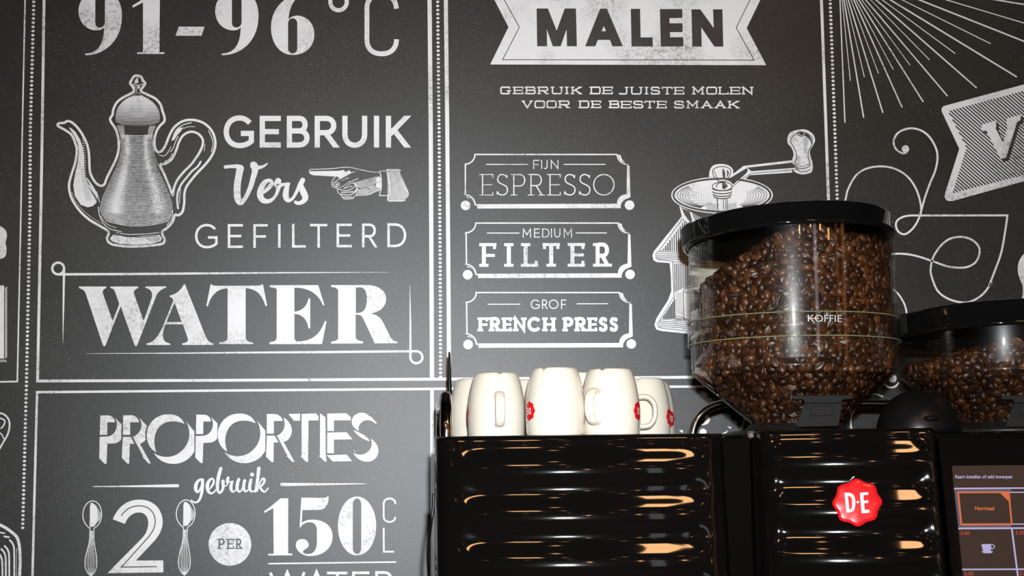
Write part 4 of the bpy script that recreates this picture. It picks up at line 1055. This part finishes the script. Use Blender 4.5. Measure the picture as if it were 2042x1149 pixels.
sup(o, 'thin tapering black antenna rising behind the left chrome rail', 'antenna')
cab = [tuple(P(x, y, Y)) for x, y, Y in ((864.5,985,-0.50),(864,1012,-0.50),(860.5,1037,-0.50),(856,1072,-0.49),(853.5,1110,-0.48),(855.5,1150,-0.46),(857,1200,-0.45),(854,1300,-0.44),(850,1500,-0.42))]
last = P(850, 1500, -0.33); cab[-1] = (last.x, -0.36, ZB+0.003)
o = tube('power_cable', cab, 0.0022, M_RUBBER, None, 10, 10); sup(o, 'thin black cable hanging down the left side of the machine', 'cable')

# ------------------------------------------------------------------ mugs standing upside down
MR, MH = 0.041, 0.0935
def mug_mesh():
    prof = [(0.0372,0.0),(0.0388,0.001),(0.0397,0.004),(0.0402,0.012),(0.0407,0.022),(0.0410,0.032),(0.0408,0.042),(0.0400,0.053),(0.0386,0.063),(0.0366,0.0735),(0.0342,0.0825),(0.0322,0.0885),(0.0305,0.0920),(0.0285,0.0935),(0.0262,0.0930),(0.0252,0.0910),(0.0248,0.0885),(0.0,0.0880)]
    inner = [(0.0372,0.0),(0.0362,0.0015),(0.0370,0.02),(0.0376,0.035),(0.0368,0.055),(0.0340,0.072),(0.029,0.083),(0.0,0.084)]
    n = 96; vs = []; fs = []
    def notch(a):
        d = min(abs((a-c+PI) % (2*PI)-PI) for c in (0.10+0*2*PI/3, 0.10+2*PI/3, 0.10+4*PI/3))
        return math.exp(-(d/0.10)**2)
    for pr in (prof, inner):
        b = len(vs); k = len(pr)
        for q in range(n):
            a = 2*PI*q/n
            for j, (r, z) in enumerate(pr):
                dz = -0.0024*notch(a) if pr is prof and 0.0265 < r < 0.0335 and z > 0.088 or (pr is prof and 0.0245 < r < 0.0270 and z > 0.0905) else 0
                vs.append((r*math.cos(a), r*math.sin(a), z+dz))
        for q in range(n):
            q2 = (q+1) % n
            for j in range(k-1):
                f = (b+q*k+j, b+q2*k+j, b+q2*k+j+1, b+q*k+j+1); fs.append(f if pr is prof else f[::-1])
    me = bpy.data.meshes.new('mug_body'); me.from_pydata(vs, [], fs)
    bm = bmesh.new(); bm.from_mesh(me); bmesh.ops.remove_doubles(bm, verts=bm.verts, dist=1e-5); bm.to_mesh(me); bm.free()
    me.polygons.foreach_set('use_smooth', [True]*len(me.polygons)); me.materials.append(M_MUG); return me
me_body = mug_mesh()
hb = [(0.0385,0,0.0615),(0.044,0,0.0625),(0.053,0,0.0610),(0.0605,0,0.0530),(0.0625,0,0.0420),(0.0610,0,0.0300),(0.0545,0,0.0210),(0.046,0,0.0185),(0.0385,0,0.0190)]
hobj = tube('handle', hb, 0.0040, M_MUG, None, 16, 6, flat=1.75); me_handle = hobj.data; bpy.data.objects.remove(hobj)
def wrap(ang0, z0, pts, off):
    out = []
    for x, y in pts:   # x,y metres on the wall of the mug, y up
        z = z0+y; r = np.interp(z, [0.004,0.012,0.022,0.032,0.042,0.053,0.063,0.0735], [0.0397,0.0402,0.0407,0.0410,0.0408,0.0400,0.0386,0.0366])+off
        a = ang0+x/0.041; out.append((r*math.cos(a), r*math.sin(a), z))
    return out
def seal_mesh(ang):
    n = 64; vs = []; fs = []
    for rr in (1.0, 0.93, 0.6, 0.3):
        pts = []
        for k in range(n):
            a = 2*PI*k/n; r = 0.0128*(1+0.06*math.cos(8*a))*rr; pts.append((r*math.cos(a), r*math.sin(a)))
        vs += wrap(ang, 0.0345, pts, 0.0002 if rr == 1.0 else 0.0006)
    vs += wrap(ang, 0.0345, [(0, 0)], 0.0006)
    for q in range(3):
        for k in range(n): fs.append((q*n+k, q*n+(k+1) % n, (q+1)*n+(k+1) % n, (q+1)*n+k))
    for k in range(n): fs.append((3*n+k, 3*n+(k+1) % n, 4*n))
    me = bpy.data.meshes.new('seal'); me.from_pydata(vs, [], fs); me.polygons.foreach_set('use_smooth', [True]*len(fs)); me.materials.append(M_RED); return me
def seal_text(ang):
    # the mug stands on its rim, so the letters are upside down
    vs = []; fs = []
    s = 0.00022
    D_ = [(-26,20),(-10,20),(-3,12),(-3,-12),(-10,-20),(-26,-20)]; Dh = [(-20,14),(-12,13),(-9,8),(-9,-8),(-12,-13),(-20,-14)]
    E_ = [(6,20),(24,20),(24,14),(12,14),(12,3),(22,3),(22,-3),(12,-3),(12,-14),(24,-14),(24,-20),(6,-20)]
    for loops in ([D_, Dh], [E_], [[(0,2),(2,0),(0,-2),(-2,0)]]):
        tri = geometry.tessellate_polygon([[Vector((x, y, 0)) for x, y in l] for l in loops])
        n = len(vs); vs += wrap(ang, 0.0345, [(-x*s, -y*s) for l in loops for x, y in l], 0.0008); fs += [tuple(n+q for q in f) for f in tri]
    me = bpy.data.meshes.new('seal_letters'); me.from_pydata(vs, [], fs); me.materials.append(M_WHITE); return me
seals = [seal_mesh(math.radians(a)) for a in (97, -97)]; stext = [seal_text(math.radians(a)) for a in (97, -97)]
def make_mug():
    r = empty('mug', (0,0,0), '', 'mug', 'white mugs upside down on the machine')
    link('body', me_body, None, r); link('handle', me_handle, None, r)
    for a, b in zip(seals, stext):
        e = link('seal', a, None, r); e['label'] = 'red scalloped seal'; link('seal_letters', b, None, e)
    return r
def copy_tree(o, parent=None):
    c = o.copy(); C.objects.link(c)
    if parent is not None: c.parent = parent
    for ch in [x for x in list(bpy.data.objects) if x.parent == o]: copy_tree(ch, c)
    return c
proto = make_mug(); first = True
# centre px, depth plane, handle direction seen in plan (0 = towards camera, 90 = right), label
mugs = [
 (990, -0.375, 5, 'white mug in front row left of the nearest one, its handle facing the camera'),
 (1107.5, -0.470, -158, 'nearest and tallest looking white mug, red seal on its left edge, no handle in front'),
 (1217, -0.440, -27, 'white front mug with handle in front and a red seal on its right edge'),
 (951, -0.245, 170, 'leftmost white mug, behind the front row beside the chrome rail'),
 (1283, -0.224, -22, 'white rear mug at the right whose red seal sits on its right edge'),
 (1222, -0.293, 92, 'white middle row mug showing only its ring handle at the right of the seal'),
 (1294, -0.138, 150, 'rightmost rear white mug, only its right edge showing'),
 (1056, -0.205, 180, 'rear white mug mostly hidden between the left and tallest mugs'),
 (1157, -0.360, 200, 'white mug mostly hidden between the tallest mug and the front one right of it'),
]
for k, (px, Y, hd, lab) in enumerate(mugs):
    o = proto if first else copy_tree(proto); first = False
    p = P(px, 820, Y); v = Vector((EYE.x-p.x, EYE.y-p.y)); base = math.atan2(v.y, v.x)
    o.location = (p.x, p.y, ZT+0.0005 if Y > FRONT else ZT); o.rotation_euler.z = base+math.radians(hd); o['label'] = lab
bm = bmesh.new(); box(bm, XL+0.02, XR-0.03, FRONT+0.03, -0.09, ZT-0.012, ZT)
rel(bm_obj('cup_tray', bm, M_SATIN, cw, bevel=0.002), cw)

# ------------------------------------------------------------------ bean hoppers
def bean_mesh(res=10):
    vs = []; fs = []; nu, nv = res, res+4
    for a in range(nu+1):
        th = PI*a/nu
        for b in range(nv):
            ph = 2*PI*b/nv
            x = math.cos(th); y = math.sin(th)*math.cos(ph); z = math.sin(th)*math.sin(ph)
            X = x*0.0082; Y = y*0.0059; Z = z*(0.0044 if z > 0 else 0.0022)
            if z < 0: Z += 0.0017*math.exp(-(Y/0.0010)**2)*min(1, (1-abs(x))*3)   # the crease on the flat side
            vs.append((X, Y, Z))
    for a in range(nu):
        for b in range(nv): fs.append((a*nv+b, a*nv+(b+1) % nv, (a+1)*nv+(b+1) % nv, (a+1)*nv+b))
    return np.array(vs), fs
def bean_mat(name, attr=True):
    m = bpy.data.materials.new(name); nt, b = nodes(m); N = nt.nodes; L = nt.links
    oi = N.new('ShaderNodeObjectInfo'); geo = N.new('ShaderNodeNewGeometry')
    r = N.new('ShaderNodeValToRGB'); e = r.color_ramp.elements
    e[0].color = (0.018, 0.0062, 0.0030, 1); e[1].color = (0.115, 0.040, 0.013, 1); e.new(0.6).color = (0.050, 0.0175, 0.0066, 1)
    L.new(geo.outputs['Random Per Island'] if attr else oi.outputs['Random'], r.inputs['Fac'])
    L.new(r.outputs['Color'], b.inputs['Base Color']); b.inputs['Roughness'].default_value = 0.38; b.inputs['Specular IOR Level'].default_value = 0.45
    return m
M_BEAN1 = bean_mat('roast_bean', False); M_BEANS = bean_mat('roast_beans', True)
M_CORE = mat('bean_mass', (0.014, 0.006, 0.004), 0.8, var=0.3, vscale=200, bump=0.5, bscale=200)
bv, bf = bean_mesh(12); bvl, bfl = bean_mesh(8)
bme = bpy.data.meshes.new('bean'); bme.from_pydata(bv.tolist(), [], bf); bme.polygons.foreach_set('use_smooth', [True]*len(bf)); bme.materials.append(M_BEAN1)
rng = np.random.default_rng(3)

def hopper(cx_px, Y, Rr, y_lidtop, y_lidbot, y_ring0, y_ring1, y_sh, y_base, rb, lid_rot, label, big, fillfn, beans_label, n_single):
    c0 = P(cx_px, 700, Y); zz = lambda py: P(cx_px, py, Y).z
    base_z = ZT+0.004 if big else ZT+0.004
    root = empty('bean_hopper', (c0.x, Y, ZT+0.0045), label, 'hopper')
    cz = root.location.z
    z = lambda py: zz(py)-cz
    # jar wall outside + inside (thin acrylic), shoulder and cone
    zs, zr1, zr0, zl = z(y_sh), z(y_ring1 or 0), z(y_ring0 or 0), z(y_lidbot)
    zb = z(y_base)
    def prof(off):
        p = [(rb-off, zb), (rb+0.002-off, zb+0.006)]
        r1 = Rr*0.955; z1 = zs-0.012
        p += [(r1-off, z1), (Rr*0.985-off, zs-0.004), (Rr-off, zs+0.006), (Rr-off, zl+0.012)]
        return p
    def sm(p): 
        q = p[:2]+[tuple(v) for v in spline(p[1:5], 6)][1:]+p[5:]; return q
    full = sm(prof(0)); cut = [p for p in full if p[1] <= zs-0.011]; jar = lathe('jar', full[len(cut)-1:], M_GLASS, root, 128)
    cone = lathe('cone', cut, M_GLASSD, root, 128)
    ins = lathe('jar_inner_wall', [p for p in sm(prof(0.004)) if p[1] > zs-0.011], M_GLASS, root, 128)
    if zr0 is not None and y_ring0:
        lathe('collar_band', [(Rr+0.0005, zr1), (Rr+0.0042, zr1+0.001), (Rr+0.0045, zr0-0.001), (Rr+0.0005, zr0)], M_GLASS, root, 128)
        for zq in (zr1+0.0005, zr0-0.0008):
            lathe('collar_edge', [(Rr+0.0006, zq-0.0006), (Rr+0.0048, zq-0.0006), (Rr+0.0048, zq+0.0006), (Rr+0.0006, zq+0.0006)], M_GREEN, root, 128, closed=True)
    lathe('base_ring', [(0, -0.004), (rb+0.040, -0.004), (rb+0.044, -0.002), (rb+0.044, 0.001), (rb+0.03, 0.004), (rb+0.012, 0.0055), (rb+0.006, zb+0.004), (0, zb+0.004)], M_SATIN, root, 96)
    # lid with rolled lip, tilted a little as it sits askew
    H = z(y_lidtop)-z(y_lidbot)
    Rl = Rr+0.0012
    lp = [(Rl-0.004, 0), (Rl+0.002, -0.0005), (Rl+0.0042, 0.0015), (Rl+0.0042, 0.0045), (Rl+0.001, 0.0068), (Rl+0.0005, H-0.006), (Rl-0.002, H-0.002), (Rl-0.007, H), (Rl-0.03, H+0.0015), (0, H+0.003), (0, H-0.001), (Rl-0.008, H-0.003), (Rl-0.004, 0.003), (Rl-0.004, 0)]
    lid = lathe('lid', lp, M_LIDM, root, 128)
    lid.location = (-0.003, 0, z(y_lidbot)); lid.rotation_euler = lid_rot
    for sgn in ((-1, 1) if big else (-1,)):
        bm = bmesh.new()
        n0 = len(bm.verts)
        a0 = PI if sgn < 0 else 0.02
        ring = []
        for k in range(9):
            t = k/8; a = a0+(t-0.5)*0.42
            rr = Rl+0.001+0.0055*math.sin(PI*t)**0.6
            ring.append((rr*math.cos(a), rr*math.sin(a)))
        lo = [bm.verts.new((x, y, 0.003)) for x, y in ring]; hi = [bm.verts.new((x, y, H-0.006)) for x, y in ring]
        hi2 = [bm.verts.new((x*0.975, y*0.975, H-0.0015)) for x, y in ring]
        for k in range(8):
            bm.faces.new((lo[k], lo[k+1], hi[k+1], hi[k])); bm.faces.new((hi[k], hi[k+1], hi2[k+1], hi2[k]))
        bm.faces.new(lo)
        bm_obj('grip_tab', bm, M_SATIN, lid, True)
    # shut-off slide at the front of the cone
    th = math.atan2(EYE.y-Y, EYE.x-c0.x)
    def loc(px, py, r):   # local point on a vertical tangent plane r in front of the axis
        d = ray(px, py); n = Vector((math.cos(th), math.sin(th), 0)); p0 = Vector((c0.x, Y, 0))+n*r
        t = (p0-EYE).dot(n)/d.dot(n); q = EYE+d*t; return q-root.location
    dx = cx_px-1583
    bm = bmesh.new()
    nn = Vector((math.cos(th), math.sin(th), 0))
    def plate_(poly, r, th_):
        f = [bm.verts.new(loc(x+dx, y, r)) for x, y in poly]; b = [bm.verts.new(loc(x+dx, y, r)-nn*th_) for x, y in poly]
        bm.faces.new(f); bm.faces.new(b[::-1])
        for k in range(len(poly)): bm.faces.new((f[k], b[k], b[(k+1) % len(poly)], f[(k+1) % len(poly)]))
    plate_([(1580,789),(1700,788),(1699,796),(1680,797),(1678,804),(1605,804),(1602,797),(1580,797)], rb+0.052, 0.010)
    plate_([(1616,809),(1660,809),(1660,829),(1616,829)], rb+0.047, 0.004)
    plate_([(1603,804),(1680,804),(1672,850),(1586,852)], rb+0.043, 0.012)
    o = bm_obj('shut_off_slide', bm, mat('grey_plastic_'+str(int(big)), (0.008, 0.007, 0.007), 0.75, spec=0.2, bump=0.1), root, bevel=0.0008)
    # ---- beans
    def rad(zv):
        if zv >= zs: return Rr
        t = (zs-zv)/(zs-zb); return Rr+(rb-Rr)*min(1, t) if zv < zs-0.01 else Rr*(1-0.03*(zs-zv)/0.01)
    pos = []
    for layer, inset in enumerate((0.0100, 0.0185)):
        zv = zb+0.008
        row = 0
        while True:
            r = rad(zv)-inset-(0.002 if zv < zs else 0)
            if r < 0.01: zv += 0.0086; continue
            if zv > zs+0.30: break
            n = int(2*PI*r/0.0128)
            for k in range(n):
                a = 2*PI*(k+0.5*(row % 2)+0.35*rng.uniform(-1, 1))/n
                x, y = r*math.cos(a), r*math.sin(a); z_ = zv+rng.uniform(-0.0028, 0.0028)
                if z_ <= fillfn(x, y, z, rng): pos.append((x, y, z_, a, layer))
            zv += 0.0086; row += 1
    # heap surface
    g = 0.0118
    for ix in range(-14, 15):
        for iy in range(-15, 16):
            x, y = (ix+0.5*(iy % 2))*g+rng.uniform(-.003, .003), iy*g*0.9+rng.uniform(-.003, .003)
            if x*x+y*y < (Rr-0.018)**2:
                for s in (0, 1): pos.append((x+rng.uniform(-.003,.003), y+rng.uniform(-.003,.003), fillfn(x, y, z, rng)-0.001+s*0.0045*rng.uniform(0.2, 1)-0.003, rng.uniform(0, 6.28), 2))
    pos = [p for p in pos if math.hypot(p[0], p[1]) < rad(p[2])-0.0095]
    rots = []
    for p in pos:
        # crease faces out at random; long axis lies roughly along the wall
        a = math.atan2(p[1], p[0]) if p[4] < 2 else rng.uniform(0, 6.28)
        out = Vector((math.cos(a), math.sin(a), -0.25 if p[2] < zs else 0)) if p[4] < 2 else Vector((rng.uniform(-.4,.4), rng.uniform(-.9,.1), 1))
        out = (out.normalized()+Vector(rng.uniform(-0.45, 0.45, 3))).normalized()
        if rng.random() < 0.45: out = -out
        spin = rng.uniform(0, 2*PI)
        q = Vector((0, 0, 1)).rotation_difference(out) @ Matrix.Rotation(spin, 3, 'Z').to_quaternion()
        rots.append((q, rng.uniform(0.86, 1.12)))
    vdir = Vector((EYE.x-c0.x, EYE.y-Y, 0)).normalized()
    score = [p[0]*vdir.x+p[1]*vdir.y+(0 if p[4] == 0 else -0.05 if p[4] == 1 else -0.02) for p in pos]
    # the ones most square to the camera and standing outermost become separate beans
    order = sorted(range(len(pos)), key=lambda k: -score[k])
    singles = set(order[:n_single])
    for k in sorted(singles):
        p = pos[k]; q, s = rots[k]
        o = bpy.data.objects.new('coffee_bean', bme); C.objects.link(o)
        o.location = Vector(p[:3])+root.location; o.rotation_mode = 'QUATERNION'; o.rotation_quaternion = q; o.scale = (s, s, s)
        tag(o, beans_label, 'coffee bean', 'roasted beans in the tall hopper')
    V = []; F = []; n = 0
    for k in range(len(pos)):
        if k in singles: continue
        p = pos[k]
        if p[4] < 2 and score[k] < -0.045 and p[2] < zs-0.02: continue
        q, s = rots[k]; M = np.array(q.to_matrix())*s
        V.append(bvl @ M.T+np.array(p[:3])); F += [tuple(n+j for j in f) for f in bfl]; n += len(bvl)
    V = np.concatenate(V)
    me = bpy.data.meshes.new('coffee_beans'); me.from_pydata(V.tolist(), [], F); me.polygons.foreach_set('use_smooth', [True]*len(F)); me.materials.append(M_BEANS)
    o = link('coffee_beans', me); o.location = root.location
    tag(o, 'mass of dark roasted coffee beans filling the '+('tall' if big else 'low right')+' hopper', 'coffee beans', kind='stuff')
    # unseen packed middle of the heap (same stuff)
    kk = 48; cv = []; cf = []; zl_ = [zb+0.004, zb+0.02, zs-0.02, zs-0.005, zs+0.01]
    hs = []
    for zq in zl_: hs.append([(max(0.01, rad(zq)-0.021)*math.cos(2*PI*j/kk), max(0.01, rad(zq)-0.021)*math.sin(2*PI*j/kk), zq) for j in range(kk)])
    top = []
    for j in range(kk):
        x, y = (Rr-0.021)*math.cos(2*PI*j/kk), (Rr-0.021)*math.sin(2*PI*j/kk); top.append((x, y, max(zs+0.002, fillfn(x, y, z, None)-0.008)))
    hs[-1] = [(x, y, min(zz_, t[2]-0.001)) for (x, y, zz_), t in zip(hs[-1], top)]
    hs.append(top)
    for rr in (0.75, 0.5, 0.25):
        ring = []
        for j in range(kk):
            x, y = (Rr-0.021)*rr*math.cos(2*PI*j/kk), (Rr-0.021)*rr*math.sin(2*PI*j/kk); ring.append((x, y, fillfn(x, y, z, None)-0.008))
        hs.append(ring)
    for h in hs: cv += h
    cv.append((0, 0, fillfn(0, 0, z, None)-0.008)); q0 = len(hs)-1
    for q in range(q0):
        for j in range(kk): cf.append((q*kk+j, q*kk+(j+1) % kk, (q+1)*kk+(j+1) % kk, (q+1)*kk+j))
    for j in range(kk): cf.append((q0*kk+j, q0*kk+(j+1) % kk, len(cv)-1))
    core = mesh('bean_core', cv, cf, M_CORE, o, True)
    return root, jar, c0, zz

def fill1(x, y, z, rng):
    # heap level: low at the left, rising in steps to the right
    t = x/0.147
    lv = np.interp(t, [-1, -0.86, -0.76, -0.55, -0.40, -0.26, 0, 0.5, 1.0], [592, 574, 550, 524, 506, 490, 482, 494, 500])
    return z(float(lv))
def fill2(x, y, z, rng):
    t = x/0.147
    lv = np.interp(t, [-1, -0.85, -0.6, -0.4, -0.1, 1.0], [735, 728, 716, 702, 692, 694])
    return z(float(lv))
R1 = 201*(P(1584, 560, -0.36)-P(1583, 560, -0.36)).length
h1, jar1, c1, zz1 = hopper(1583, -0.36, R1, 441, 486, 641, 688, 735, 852, 0.062, (math.radians(-2.8), math.radians(-2.0), 0), 'tall clear bean hopper with black lid and the word KOFFIE', True, fill1, 'brown roasted coffee bean against the front wall of the tall hopper', 300)
h2, jar2, c2, zz2 = hopper(2001, -0.36, R1, 624, 674, None, None, 742, 850, 0.062, (math.radians(-2.6), math.radians(-0.8), 0), 'low clear bean hopper with black lid at the right edge', False, fill2, '', 0)
# KOFFIE printed on the collar
def on_collar(px, py, cx=c1, r=R1+0.0052, Y=-0.36):
    d = ray(px, py); ox, oy = EYE.x-cx.x, EYE.y-Y
    a = d.x**2+d.y**2; b = 2*(ox*d.x+oy*d.y); c = ox*ox+oy*oy-r*r
    t = (-b-math.sqrt(b*b-4*a*c))/(2*a); return EYE+d*t-h1.location
t = text3d('printed_word', 'KOFFIE', (1611, 642), 14.5, M_PRINTW, h1, lambda x, y: on_collar(x, y+(x-1650)*0.01), bold=0.0, wpx=68); t['label'] = 'white printed word KOFFIE'
# rubber dome in front of the low hopper
dp = P(1831, 855, -0.50)
rd = 82*(P(1832, 830, -0.46)-P(1831, 830, -0.46)).length
Hd = P(1831, 779, -0.46).z-ZT
prof = [(0, -0.001)]+[(rd, 0.0)]+[(rd*math.cos(a*PI/2/14), max(0.0, Hd*math.sin(a*PI/2/14))) for a in range(1, 14)]+[(0, Hd)]
dome = empty('rubber_dome', (P(1831, 830, -0.46).x, -0.46, ZT+0.0008), 'matte black dome cap standing in front of the low hopper', 'cap')
lathe('shell', prof, M_RUBBER, dome, 64)
th = math.atan2(EYE.y+0.46, EYE.x-dome.location.x)+0.32
bm = bmesh.new(); bmesh.ops.create_uvsphere(bm, u_segments=24, v_segments=12, radius=1.0)
bmesh.ops.scale(bm, vec=(0.011, 0.006, 0.0045), verts=bm.verts)
o = bm_obj('tab', bm, M_LIDM, dome, True); o.location = (rd*0.93*math.cos(th), rd*0.93*math.sin(th), 0.018); o.rotation_euler.z = th+PI/2
# ------------------------------------------------------------------ lamps and added glowing surfaces in the room behind the photographer
M_LAMP = mat('lamp_warm', (0.9, 0.6, 0.3), 0.5, emit=(1.0, 0.52, 0.22), es=20)
M_SHADE = mat('lamp_housing', (0.05, 0.04, 0.03), 0.4, var=0.1)
def downlight(x, y, label):
    r = empty('ceiling_lamp', (x, y, 3.0), label, 'lamp', 'round warm ceiling spots over the seating')
    lathe('ring', [(0.042, 0), (0.075, -0.004), (0.078, -0.012), (0.042, -0.012)], M_SHADE, r, 32, closed=True)
    lathe('diffuser', [(0, -0.006), (0.042, -0.006)], M_LAMP, r, 32)
    return r
n = 0
for x in (-2.4, -1.6, -0.8, 0.0, 0.8, 1.6, 2.4):
    for y in (-2.3, -3.4, -4.8):
        if -2.5 < y < -1.8 and (0.3 < x < 1.1): continue
        if -3.6 < y < -3.0 and (-0.9 < x < -0.1): continue
        downlight(x, y, 'round warm recessed spot in the ceiling behind the camera')
def panel_lamp(x0, x1, y0, y1, label):
    r = empty('ceiling_lamp', ((x0+x1)/2, (y0+y1)/2, 2.99), label, 'lamp')
    bm = bmesh.new(); box(bm, (x0-x1)/2-0.02, (x1-x0)/2+0.02, (y0-y1)/2-0.02, (y1-y0)/2+0.02, -0.03, 0.0); bm_obj('housing', bm, M_SHADE, r)
    bm = bmesh.new(); box(bm, (x0-x1)/2, (x1-x0)/2, (y0-y1)/2, (y1-y0)/2, -0.034, -0.0305); bm_obj('diffuser', bm, M_LAMP, r)
panel_lamp(0.80, 1.08, -2.35, -1.95, 'large square warm ceiling lamp to the right behind the camera')
panel_lamp(-0.7, -0.3, -3.5, -3.15, 'smaller square warm ceiling lamp behind the camera to the left')
# hanging tube lamps and glowing stand-ins for lit wood columns at the far end of the room, mirrored in jar and lid
for k, (x, z0, z1) in enumerate(((0.34, 2.32, 2.46), (1.3, 2.40, 2.54), (2.2, 2.40, 2.56), (3.1, 2.34, 2.47))):
    r = empty('pendant_lamp', (x, -4.9, z0), 'slim warm tube lamp hanging behind the camera, number %s from the left' % ('one', 'two', 'three', 'four')[k], 'lamp')
    lathe('tube', [(0, 0), (0.035, 0.002), (0.035, z1-z0), (0, z1-z0)], M_LAMP, r, 20)
    lathe('cord', [(0, z1-z0), (0.004, z1-z0), (0.004, 3.0-z0), (0, 3.0-z0)], M_SHADE, r, 8)
M_AMBER = mat('amber_strip', (0.5, 0.25, 0.1), 0.5, emit=(0.8, 0.28, 0.08), es=1.3)  # lit look of wood columns put in as emission, no lamp here
for k, (y, wd) in enumerate(((-3.95, 0.05), (-3.1, 0.10))):
    r = empty('wall_lamp', (3.38, y, 1.5), ('narrow' if k == 0 else 'wide')+' dim amber light strip on the right wall behind the camera', 'lamp')
    bm = bmesh.new(); box(bm, -0.035, 0.0, -wd, wd, -0.8, 1.4); bm_obj('strip', bm, M_AMBER, r)
M_COOL = mat('daylight_pane', (0.5, 0.5, 0.5), 0.5, emit=(0.78, 0.84, 1.0), es=1.1)  # made-up cool glowing strip, added to put a pale streak on the jar
cool_root = bpy.data.objects.new('window_1', None); C.objects.link(cool_root); cool_root.location = (1.8, -5.47, 1.9); cool_root['kind'] = 'structure'
bm = bmesh.new(); box(bm, -0.16, 0.16, -0.01, 0.0, -1.0, 0.85); bm_obj('pane', bm, M_COOL, cool_root)
bm = bmesh.new()
for b_ in ((-0.19, -0.16, -1.03, 0.88), (0.16, 0.19, -1.03, 0.88)): box(bm, b_[0], b_[1], -0.02, 0.02, b_[2], b_[3])
box(bm, -0.16, 0.16, -0.02, 0.02, -1.03, -1.0); box(bm, -0.16, 0.16, -0.02, 0.02, 0.85, 0.88)
bm_obj('window_frame', bm, M_SHADE, cool_root)
